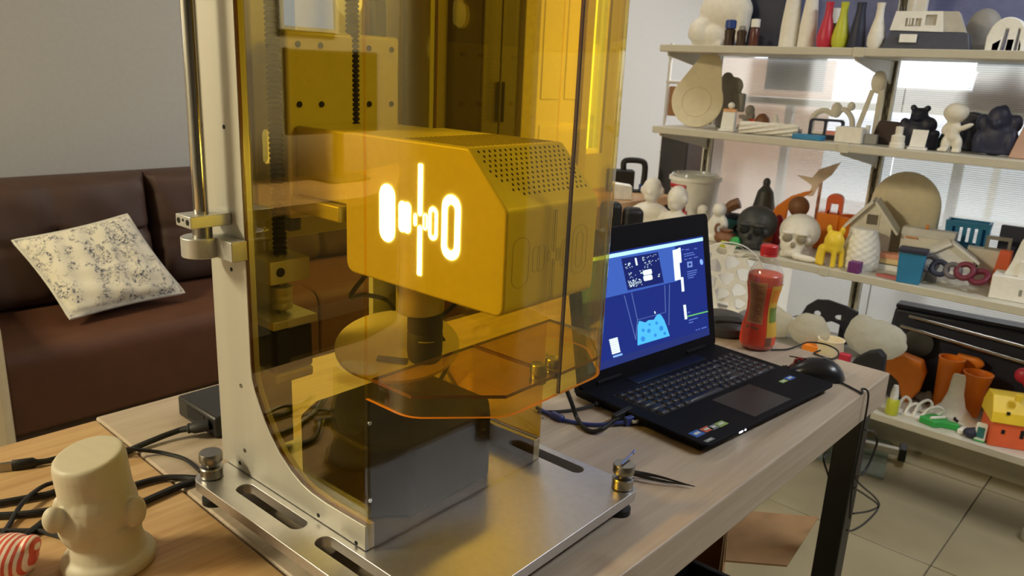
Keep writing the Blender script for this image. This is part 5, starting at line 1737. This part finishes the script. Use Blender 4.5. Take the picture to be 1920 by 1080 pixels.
MB(k).box(-6, -1, -10, -4, 76.2, 84).build('roof_vent', pm('orange strip', (232, 150, 80), .5), t)
t, k = it('gable_house_model', 'white model house with a wide gable right of the blue bin', 'model house', 1772, 510, 2, 2.612, .2)
house(t, k, 38, 24, 46, 26, 7, M_W, M_W, [(-30, -22, 18, 30)])
MB(k).box(-34, -14, -24.8, -24, 0, 16).build('garage_door', M_GREY, t)
t, k = it('storage_crate', 'open blue slatted crate behind the white gabled house', 'crate', 1800, 505, 2, 2.76)
MB(k).holed([(-32, 40), (32, 40), (36, 92), (-36, 92)], [[(-24 + 12 * i, 50), (-19 + 12 * i, 50), (-19 + 12 * i, 82), (-24 + 12 * i, 82)] for i in range(5)], -20, -17, 'y').holed([(-32, 40), (32, 40), (36, 92), (-36, 92)], [[(-20, 50), (20, 50), (20, 80), (-20, 80)]], 17, 20, 'y').build('long_side', M_BLU, t, bevel=.001)
MB(k).prism([(-17, 40), (17, 40), (17, 92), (-17, 92)], -35, -31, 'x').prism([(-17, 40), (17, 40), (17, 92), (-17, 92)], 31, 35, 'x').box(-31, 31, -17, 17, 38, 42).build('short_side', M_BLU, t, bevel=.001)
MB(k).box(-28, 28, -14, 14, 0, 37.5).build('plinth', M_W, t)
t, k = it('waste_bin_model', 'blue bin with a black lid at the shelf edge', 'bin', 1705, 523, 2, 2.526)
MB(k).prism3([(-20, -14, 0), (18, -14, 0), (18, 14, 0), (-20, 14, 0)], [(-23, -17, 56), (21, -17, 56), (21, 17, 56), (-23, 17, 56)]).build('body', M_BLU, t, bevel=.002)
MB(k).prism(rrect(-25, 23, -19, 19, 4), 56.2, 63).build('lid', M_NAVY, t, bevel=.0015)
for x in (-14, 12):
    MB(k).lathe([(0, -3), (5, -3), (5, 3), (0, 3)], 12, M=T(x, 17, 5) @ RY(90)).build('wheel', M_HOLE, t)
# flat printed sheets left of the bin
for i, (px, w, z, c, lab) in enumerate(((1664, 26, 0, M_W, 'white flat box at the bottom of the small pile by the blue bin'), (1662, 24, 12, pm('pale yellow', (232, 206, 150), .5), 'yellowish flat box in the middle of the small pile by the blue bin'), (1668, 20, 22, pm('salmon', (232, 160, 128), .5), 'salmon flat box on top of the small pile by the blue bin'))):
    loc, k = spot(px, 507, 2, 2.62)
    loc.z += z * k
    one(MB(k).prism(rrect(-w, w, -14, 14, 3), 0.05, 10 if i < 2 else 8), 'flat_box', lab, 'box', c, loc, .1 * i, 'pile of flat boxes', bevel=.0012)
loc, k = spot(1668, 513, 2, 2.53)
one(MB(k).prism([(-22, -5), (20, -9), (26, 4), (-8, 7)], 0, 5), 'pink_sheet', 'small dusty pink sheet lying before the pile of flat boxes', 'sheet', pm('rose sheet', (196, 110, 110), .6), loc)
for i, (px, py, mat, s, ang, lab) in enumerate(((1736, 524, pm('ring grey', (92, 88, 92), .5), 1., 80, 'upright dark grey ring just right of the blue bin'), (1757, 526, M_NAVY, .95, 60, 'navy ring standing between two grey rings'), (1782, 530, pm('ring grey b', (104, 98, 104), .5), .9, 70, 'grey ring leaning on the maroon rings'), (1804, 534, M_MAR, 1.05, 60, 'maroon ring, left of two'), (1832, 538, M_MAR, 1.1, 40, 'maroon ring nearest the white castle'))):
    loc, k = spot(px, py, 2, 2.545)
    loc.z += (17 * s * math.sin(math.radians(ang)) + 4 * s) * k - .0008
    one(MB(k * s).torus((0, 0, 0), 13, 5.2, RX(ang), 28, 12), 'printed_ring', lab, 'ring', mat, loc, .5 - i * .2, 'printed rings on the third shelf')
t, k = it('square_arch_model', 'white square frame model with a slit beside the red column', 'model', 1846, 520, 2, 2.70, .05)
MB(k).box(-36, 16, -14, 14, 0, 58).build('body', M_W2, t, bevel=.002)
MB(k).prism([(-22, 2), (-16, 2), (-14, 40)], -14.6, -14, 'y').build('slit', M_NAVY, t)
MB(k).holed([(-10, 58.3), (30, 58.3), (30, 82), (-10, 82)], [[(-4, 61), (25, 61), (25, 76), (-4, 76)]], -3, 3, 'y').build('frame', M_GREY, t)
loc, k = spot(1874, 528, 2, 2.67)
one(MB(k).prism3([(-14, -10, 0), (12, -10, 0), (12, 10, 0), (-14, 10, 0)], [(-8, -9, 66), (10, -9, 66), (10, 9, 66), (-8, 9, 66)]), 'red_column', 'red-orange tapered column beside the white castle', 'column', M_RO, loc, bevel=.002)
loc, k = spot(1892, 528, 2, 2.745)
one(MB(k).box(-30, 46, -6, 6, 0, 100), 'navy_board', 'dark navy board standing behind the white castle', 'board', M_NAVY, loc, bevel=.002)
t, k = it('castle_model', 'white castle model at the right end of the third shelf', 'model', 1902, 566, 2, 2.545)
MB(k).box(-42, 60, -10, 50, 0, 44).build('base', M_W, t, bevel=.002)
MB(k).prism([(-26, 44.2), (40, 44.2), (40, 92), (10, 120), (-10, 110), (-18, 70)], 8, 44, 'y').build('keep', M_W, t, bevel=.002)
MB(k).box(-4, 24, 0, 16, 44.2, 74).build('gatehouse', M_W, t, bevel=.001)
MB(k).box(8, 12, -.6, .2, 50, 58).box(8, 12, -.6, .2, 62, 68).box(16, 20, -.6, .2, 62, 68).box(4, 9, -10.6, -9.8, 12, 24).build('openings', M_GREY, t)
loc, k = spot(1912, 560, 2, 2.60)

# ---------------------------------------------------------------- bottom shelf
S4 = 3
# white openwork lattice disc standing behind the laptop


def lattice():
    t, k = it('lattice_disc', 'large white openwork lattice disc standing behind the laptop', 'lattice', 1348, 640, .507, 2.36, .1)
    cx, cz, R = 0, 62, 66
    holes = []
    for ring, n, r, s in ((0, 1, 0, 13), (1, 6, 31, 13), (2, 11, 53, 10.5)):
        for i in range(n):
            a = 2 * PI * i / n + ring * .35
            x, z = cx + r * math.cos(a), cz + r * math.sin(a)
            p = []
            for j in range(9):
                b = 2 * PI * j / 9
                rr = s * (1 + .18 * math.sin(3 * b + i * 1.7))
                p.append((x + rr * math.cos(b) * (1 if ring != 2 else .95), z + rr * math.sin(b)))
            holes.append(p)
    MB(k).holed(circle(cx, cz, R, 44), holes, -5, 5, 'y').build('lattice', M_W2, t, bevel=.002)
    MB(k).box(-30, 30, -16, 16, -4, 2).build('foot', M_W2, t)
    return t


lattice()
# the low crate the lattice disc and bags stand on
lc = thing('low_table', 'low white table carrying bags and the lattice disc between table and shelf', 'table', (2.30, 1.02, 0))
MB().box(-.08, .18, -.40, .40, .488, .50).build('top', M_GREY, lc, bevel=.003)
MB().box(.0, .14, -.10, .36, 0, .488).build('pedestal', M_GREY, lc, bevel=.003)


def bag(name, label, px, py, X, z, pts, mat, rm=.007, cat='bag'):
    loc, k = spot(px, py, z, X)
    m = MB(k)
    for c, r in pts:
        m.ell(c, r)
    return one(m, name, label, cat, mat, loc, 0, None, remesh=.0045, disp=.015)


M_BAG = paper('translucent plastic bag', (240, 236, 222))
bag('plastic_bag', 'crumpled cream plastic bag just behind the drink bottle', 1455, 632, 2.28, .50, [((0, 0, 22), (26, 22, 22)), ((-6, 0, 40), (18, 14, 16)), ((14, 0, 34), (12, 12, 14))], M_BAG)
bag('plastic_bag', 'rounded cream bag below the black dolphin plate', 1512, 650, 2.27, .50, [((0, 0, 26), (38, 26, 26)), ((0, 0, 44), (30, 20, 16))], M_BAG)
loc, k = spot(1556, 655, .50, 2.24)
one(MB(k).lathe([(0, 0), (20, 0), (24, 12), (22, 26), (24, 32), (21, 32), (18, 6), (0, 4)], 24), 'plastic_cup', 'beige plastic cup in front of the black dolphin plate', 'cup', M_CREAM, loc)
loc, k = spot(1522, 652, .50, 2.225)
one(MB(k).prism(rrect(-16, 16, -9, 9, 4), 0, 16), 'orange_tub', 'small orange tub beside the beige cup', 'tub', M_OR, loc, bevel=.003)
# black dolphin-shaped plate
t, k = it('dolphin_plate', 'black dolphin-shaped plate propped up behind the red bottle', 'plate', 1540, 654, .50, 2.36, .1)
out = [(-58, 36), (-44, 42), (-36, 62), (-20, 76), (0, 78), (30, 72), (52, 64), (50, 52), (40, 48), (48, 36), (50, 22), (44, 6), (32, 0), (26, 10), (30, 26), (24, 36), (10, 40), (-6, 34), (-12, 18), (-20, 20), (-22, 34), (-36, 40)]
MB(k).holed(out, [circle(-16, 50, 6, 10), circle(22, 49, 8, 12, 5)], -3, 3, 'y').build('plate', pm('black plastic sheet', (30, 30, 38), .45), t, bevel=.001)
MB(k).box(20, 44, 3.2, 26, 0, 5).box(24, 30, 3.2, 8, 5, 60).build('prop', M_CH, t)
bag('plastic_bag', 'large clear crumpled bag right of the dolphin plate', 1634, 672, 2.31, .50, [((0, 0, 36), (54, 30, 36)), ((-24, 0, 50), (24, 20, 28)), ((24, 0, 46), (28, 22, 24))], paper('pale plastic bag', (236, 234, 224)))
loc, k = spot(1622, 700, .50, 2.21)
m = MB(k).prism([(-28, 0), (32, 0), (30, 34), (18, 44), (0, 36), (-18, 20)], -10, 10, 'y')
one(m, 'black_pouch', 'black fabric pouch at the corner of the low table', 'pouch', pm('black nylon', (26, 27, 34), .7), loc, bevel=.006, seg=3)
loc, k = spot(1584, 672, .50, 2.22)
one(MB(k).box(-10, 10, -6, 6, 0, 16), 'red_clip', 'small red clip beside the black pouch', 'clip', M_RED, loc, bevel=.002)
# big black machine on the bottom shelf with silver rods
t, k = it('dark_machine', 'large dark blue machine housing with silver rods on the bottom shelf', 'machine', 1800, 760, S4, 2.735)
M_MCH = pm('machine blue black', (30, 34, 52), .4, var=.08)
MB(k).prism3([(-150, 0, 0), (150, 0, 0), (150, 50, 0), (-150, 50, 0)], [(-138, 12, 148), (150, 12, 148), (150, 50, 148), (-138, 50, 148)]).build('housing', M_MCH, t, bevel=.008, seg=3)
MB(k).box(-138, 150, 14, 50, 148.3, 156).build('top_rail', M_MCH, t, bevel=.003)
MB(k).tube([(-120, -14, 122), (120, -20, 100)], 3.2, 10).build('rod', M_ROD, t)
MB(k).tube([(-110, -8, 142), (120, -12, 126)], 2.8, 10).build('rod', M_ROD, t)
MB(k).tube([(72, -16, 158), (120, -16, 100)], 2.2, 8).build('rod', M_ROD, t)
MB(k).ell((118, -18, 102), (10, 8, 9)).build('joint', M_GREY, t)
MB(k).lathe([(0, 0), (26, 0), (26, 3), (18, 4), (10, 3), (0, 3)], 28, M=T(-86, -11.5, 96) @ RX(84)).build('round_cap', M_CH, t)
# orange seat-like model
t, k = it('scoop_model', 'large orange scooped shell model at the left of the bottom shelf', 'model', 1688, 745, S4, 2.645)
MB(k).prism(fillet([(-36, 50), (-30, 76), (-6, 84), (26, 78), (34, 56), (30, 26), (16, 0), (4, 0), (-8, 34), (-22, 44)], 8), -16, 16, 'y').build('shell', M_OR, t, bevel=.008, seg=3)
MB(k).prism(fillet([(-24, 4), (-24, 42), (-8, 34), (4, 2), (0, 0)], 3), -12, 12, 'y').build('underside', M_CH, t)
t, k = it('round_cup', 'tall orange cup behind the cream trumpet shape', 'cup', 1766, 765, S4, 2.665)
MB(k).lathe([(0, 0), (17, 0), (21, 92), (22, 96), (19, 96), (16, 6), (0, 6)], 28).build('cup', M_OR, t)
t, k = it('round_cup', 'wavy-rimmed orange cup right of the cream trumpet shape', 'cup', 1820, 768, S4, 2.665)
MB(k).lathe([(0, 0), (14, 0), (20, 60), (25, 82), (22, 82), (17, 60), (12, 6), (0, 6)], 28).build('cup', M_OR, t)
MB(k).tube([(14 * math.cos(a), 12 * math.sin(a), 70 + 4 * math.sin(3 * a)) for a in [2 * PI * i / 18 for i in range(18)]], 3, 8, closed=True).build('coil', M_OR, t)
loc, k = spot(1788, 765, S4, 2.715)
one(MB(k).box(-12, 24, -8, 8, 0, 94).ell((20, 0, 84), (14, 8, 10)), 'orange_flag_block', 'jagged orange block behind the two orange cups', 'block', M_OR, loc, remesh=.005)
t, k = it('trumpet_model', 'cream trumpet-shaped funnel standing on its wide mouth', 'funnel', 1784, 776, S4, 2.60)
MB(k).lathe([(0, 0), (50, 0), (52, 3), (34, 12), (20, 28), (13, 52), (11, 82), (9, 88), (0, 88)], 40, sy=.42).build('flare', M_W2, t)
t, k = it('support_scraps', 'tangle of white support strips left of the green blaster', 'scrap', 1706, 780, S4, 2.555)
for i, (x0, h, w, lean) in enumerate(((-22, 30, 14, 10), (-8, 22, 12, 14), (6, 34, 12, 18), (20, 26, 14, 22))):
    MB(k).tube(spline([(x0, -8, 2.6), (x0 + lean * .3, -2, h * .7), (x0 + lean, 4, h), (x0 + lean + w * .6, 6, h * .7), (x0 + w, 2, 2.6)], 5), 2.6, 6).build('strip', M_W, t)
MB(k).box(-24, 34, -10, 12, 0, 2.4).build('raft', M_W, t)
t, k = it('glue_bottle', 'yellow-green bottle with a white cap at the shelf corner', 'bottle', 1670, 779, S4, 2.524)
MB(k).lathe([(0, 0), (10, 0), (11, 3), (11, 26), (8, 30), (0, 30)], 18).build('bottle', M_LIME, t)
MB(k).lathe([(7, 30.2), (7, 36), (6, 37), (7, 38), (6, 46), (4, 56), (0, 57)], 18).build('cap', M_W, t)
t, k = it('toy_blaster', 'bright green toy blaster lying on the bottom shelf', 'toy', 1758, 806, S4, 2.533)
MB(k).prism(fillet([(-34, -2), (-6, -14), (6, -2), (34, 2), (30, 12), (12, 14), (8, 30), (-10, 32), (-22, 20)], 4), 0, 12).build('body', M_GRN, t, bevel=.003)
MB(k).tube([(-14, -4, 14), (6, 18, 14)], 3, 8).build('white_rod', M_W, t)
t, k = it('toy_pistol', 'white toy pistol beside the green blaster', 'toy', 1814, 800, S4, 2.553)
MB(k).prism(fillet([(-14, -20), (-4, -22), (8, 12), (34, 16), (32, 30), (-16, 26), (-18, 16), (-6, 12)], 3), 0, 8).build('body', M_W, t, bevel=.002)
MB(k).tube(spline([(-18, 18, 8), (-24, 22, 10), (-22, 32, 9), (-10, 36, 8)], 4), 2.6, 6).build('strap', M_HOLE, t)
loc, k = spot(1820, 812, S4, 2.525)
one(MB(k).ell((0, 0, 9), (13, 10, 9.5)).ell((4, 0, 14), (7, 6, 8)), 'dark_pebble', 'dark pebble-shaped model beside the white card gadget', 'model', M_NAVY, loc, remesh=.003)
t, k = it('card_gadget', 'small white gadget with a teal screen beside the orange house', 'gadget', 1836, 824, S4, 2.522)
MB(k).prism(rrect(-9, 9, 0, 34, 3), -3, 3, 'y', M=RX(-8)).build('case', M_W, t, bevel=.001)
MB(k).prism(rrect(-6, 6, 6, 26, 1), -3.6, -2.9, 'y', M=RX(-8)).build('screen', M_TEAL, t)
MB(k).box(-9, 9, -6, 6, 0, 2).build('foot', M_GRN, t)
t, k = it('toy_house', 'toy house with orange walls and a yellow gambrel roof', 'model house', 1898, 852, S4, 2.575, .35)
MB(k).box(-52, 52, -34, 34, 0, 46).build('walls', M_RO, t, bevel=.002)
MB(k).prism(fillet([(-38, 46.3), (38, 46.3), (34, 66), (16, 92), (-16, 92), (-34, 66)], 2), -56, 56, 'x').build('roof', M_YE, t, bevel=.002)
MB(k).box(-26, -16, -38, -30, 92, 104).build('chimney', M_YE, t)
for x, z in ((-36, 26), (-6, 22), (24, 26)):
    MB(k).box(x, x + 6, -34.6, -33.8, z, z + (16 if x == -6 else 8)).build('window', M_HOLE, t)
for x, z in ((-34, 64), (0, 62), (30, 64)):
    MB(k).box(x, x + 5, -36.6, -33, z, z + 5).build('roof_window', M_HOLE, t)
t, k = it('rose_model', 'crimson flower-shaped model on an orange stand behind the toy house', 'model', 1908, 805, S4, 2.655)
MB(k).ell((-10, 0, 104), (15, 10, 15)).ell((14, 0, 98), (14, 10, 12)).ell((2, -4, 92), (10, 10, 12)).build('petals', M_RED, t, remesh=.004)
MB(k).cyl(3, 60, 94, 10).build('stem', M_RED, t)
MB(k).prism3([(-26, -14, 0), (26, -14, 0), (26, 14, 0), (-26, 14, 0)], [(-16, -10, 60), (16, -10, 60), (16, 10, 60), (-16, 10, 60)]).build('stand', M_RO, t, bevel=.003)
bag('grey_scraps', 'grey crumpled scraps behind the cream trumpet shape', 1730, 768, 2.66, SH[3], [((-6, 0, 9), (14, 7, 9)), ((4, 0, 12), (9, 6, 12))], M_GREY, .005, 'scrap')

# ================================================================== UNDER AND BESIDE THE TABLE
M_CARD = pm('corrugated card', (176, 136, 92), .8, var=.08, scale=20)
cbx = thing('cardboard_box', 'open cardboard box with a flap folded out on the floor under the table', 'box', (1.335, .735, 0), math.radians(25))
for args in ((-.14, .14, -.14, -.136, .004, .345), (-.14, .14, .136, .14, .004, .345), (-.14, -.136, -.1355, .1355, .004, .345), (.136, .14, -.1355, .1355, .004, .345)):
    MB().box(*args).build('side', M_CARD, cbx)
MB().box(-.14, .14, -.14, .14, 0, .0038).build('bottom', M_CARD, cbx)
MB().prism3([(-.096, -.1405, .3455), (.104, -.1405, .3455), (.13, -.325, .354), (-.078, -.256, .352)], [(-.096, -.1405, .3495), (.104, -.1405, .3495), (.13, -.325, .358), (-.078, -.256, .356)]).build('flap', M_CARD, cbx)
MB().prism3([(-.1405, .13, .3455), (-.1405, -.13, .3455), (-.23, -.11, .30), (-.23, .11, .30)], [(-.1405, .13, .3495), (-.1405, -.13, .3495), (-.23, -.11, .304), (-.23, .11, .304)]).build('flap', M_CARD, cbx)
MB().prism3([(.13, .1365, .3455), (-.13, .1365, .3455), (-.12, .16, .47), (.12, .16, .48)], [(.13, .1395, .3455), (-.13, .1395, .3455), (-.12, .163, .47), (.12, .163, .48)]).build('flap', M_CARD, cbx)
MB().prism3([(.1365, .12, .3455), (.1365, -.10, .3455), (.165, -.06, .46), (.17, .10, .47)], [(.1395, .12, .3455), (.1395, -.10, .3455), (.168, -.06, .46), (.173, .10, .47)]).build('flap', M_CARD, cbx)
bk = atz(1345, 1076, .42)
bx_ = thing('black_crate', 'black crate under the table in front of the cardboard box', 'crate', (1.0, .50, 0), math.radians(3))
MB().holed(rrect(-.13, .13, -.08, .055, .01, 3), [rrect(-.12, .12, -.07, .045, .006, 3)], .05, .45).box(-.125, .125, -.075, .05, .03, .049).build('tub', M_FAB, bx_, bevel=.002)
MB().box(-.11, .11, -.07, .045, 0, .029).build('plinth', M_FAB, bx_)
# glass offcut and a dark bar on the floor
gf = atz(1600, 850, .0)
gs = thing('glass_sheet', 'greenish glass sheet lying on the floor by the table leg', 'glass', (gf.x, gf.y, .0), .3)
MB().prism([(-.16, -.10), (.16, -.12), (.15, .10), (-.12, .12)], .001, .009).build('sheet', sheet('green glass', (.80, .88, .84), haze=.25, hazecol=(.5, .56, .5)), gs)
lf = atz(1640, 852, .0)
bb = thing('extrusion_bar', 'short metal bar with black ends on the floor near the shelf', 'bar', (lf.x, lf.y, .0095), math.radians(-75))
MB().box(-.075, .075, -.012, .012, .010, .034).build('bar', M_ALUB, bb, bevel=.002)
for s in (-1, 1):
    MB().box(s * .085 - .012, s * .085 + .012, -.03, .03, 0, .045).build('end_block', M_FAB, bb, bevel=.003)
# cables hanging by the table leg
HG = 'cables hanging by the table leg'


def hang(label, pts, r=.002):
    P = spline([aty(a, b, y) for a, b, y in pts], 8)
    base = P[-1]
    t = thing('hanging_cable', label, 'cable', base, 0, HG)
    MB().tube([p - base for p in P], r, 6).build('cord', M_CABLE, t)


hang('thin cable hanging in a long loop left of the table leg', [(1610, 812, .47), (1580, 850, .46), (1546, 856, .47), (1552, 888, .46), (1562, 920, .45), (1562, 950, .45), (1580, 990, .46)])
hang('thin cable looping out to the right of the table leg', [(1600, 880, .383), (1610, 905, .38), (1640, 932, .38), (1648, 948, .38), (1630, 958, .38), (1600, 963, .382)])
hang('thin cable falling in a tight curl right of the table leg', [(1602, 915, .376), (1625, 930, .375), (1647, 950, .374), (1625, 978, .375), (1600, 994, .376), (1588, 994, .376)])
hang('thin cable bowed near the top of the table leg', [(1622, 806, .37), (1638, 810, .368), (1645, 826, .366), (1634, 860, .366), (1620, 886, .368), (1608, 893, .37)])
# small white bottle on the floor at the right picture edge
cf = atz(1928, 1014, 0)
wf = thing('white_bottle', 'small white bottle standing on the floor at the far right edge', 'bottle', (cf.x, cf.y, 0), RS)
MB().lathe([(0, 0), (.018, 0), (.020, .004), (.020, .034), (.016, .042), (.009, .046), (0, .046)], 20).build('bottle', M_WHITE, wf)
MB().lathe([(.010, .0462), (.010, .060), (.008, .064), (0, .064)], 16).build('cap', M_W, wf)

# ------------------------------------------------------------------ let every model rest exactly on its board
bpy.context.view_layer.update()
DG = bpy.context.evaluated_depsgraph_get()


def low(o):
    z = 1e9
    if o.type == 'MESH':
        ev = o.evaluated_get(DG)
        me = ev.to_mesh()
        mw = o.matrix_world
        z = min((mw @ v.co).z for v in me.vertices)
        ev.to_mesh_clear()
    return min([z] + [low(c) for c in o.children])


for o, z in SETTLE:
    o.location.z += z + .0006 - low(o)

# ------------------------------------------------------------------ put every empty at the base of its thing
bpy.context.view_layer.update()
for o in list(COL.objects):
    if o.type == 'EMPTY' and o.parent is None and o.location.length < 1e-6 and len(o.children):
        lo, hi = Vector((1e9,) * 3), Vector((-1e9,) * 3)
        for c in o.children:
            for q in c.bound_box:
                w = c.matrix_world @ Vector(q)
                lo = Vector(map(min, lo, w))
                hi = Vector(map(max, hi, w))
        off = Vector(((lo.x + hi.x) / 2, (lo.y + hi.y) / 2, lo.z))
        o.location = off
        for c in o.children:
            c.location = c.location - off
bpy.context.view_layer.update()
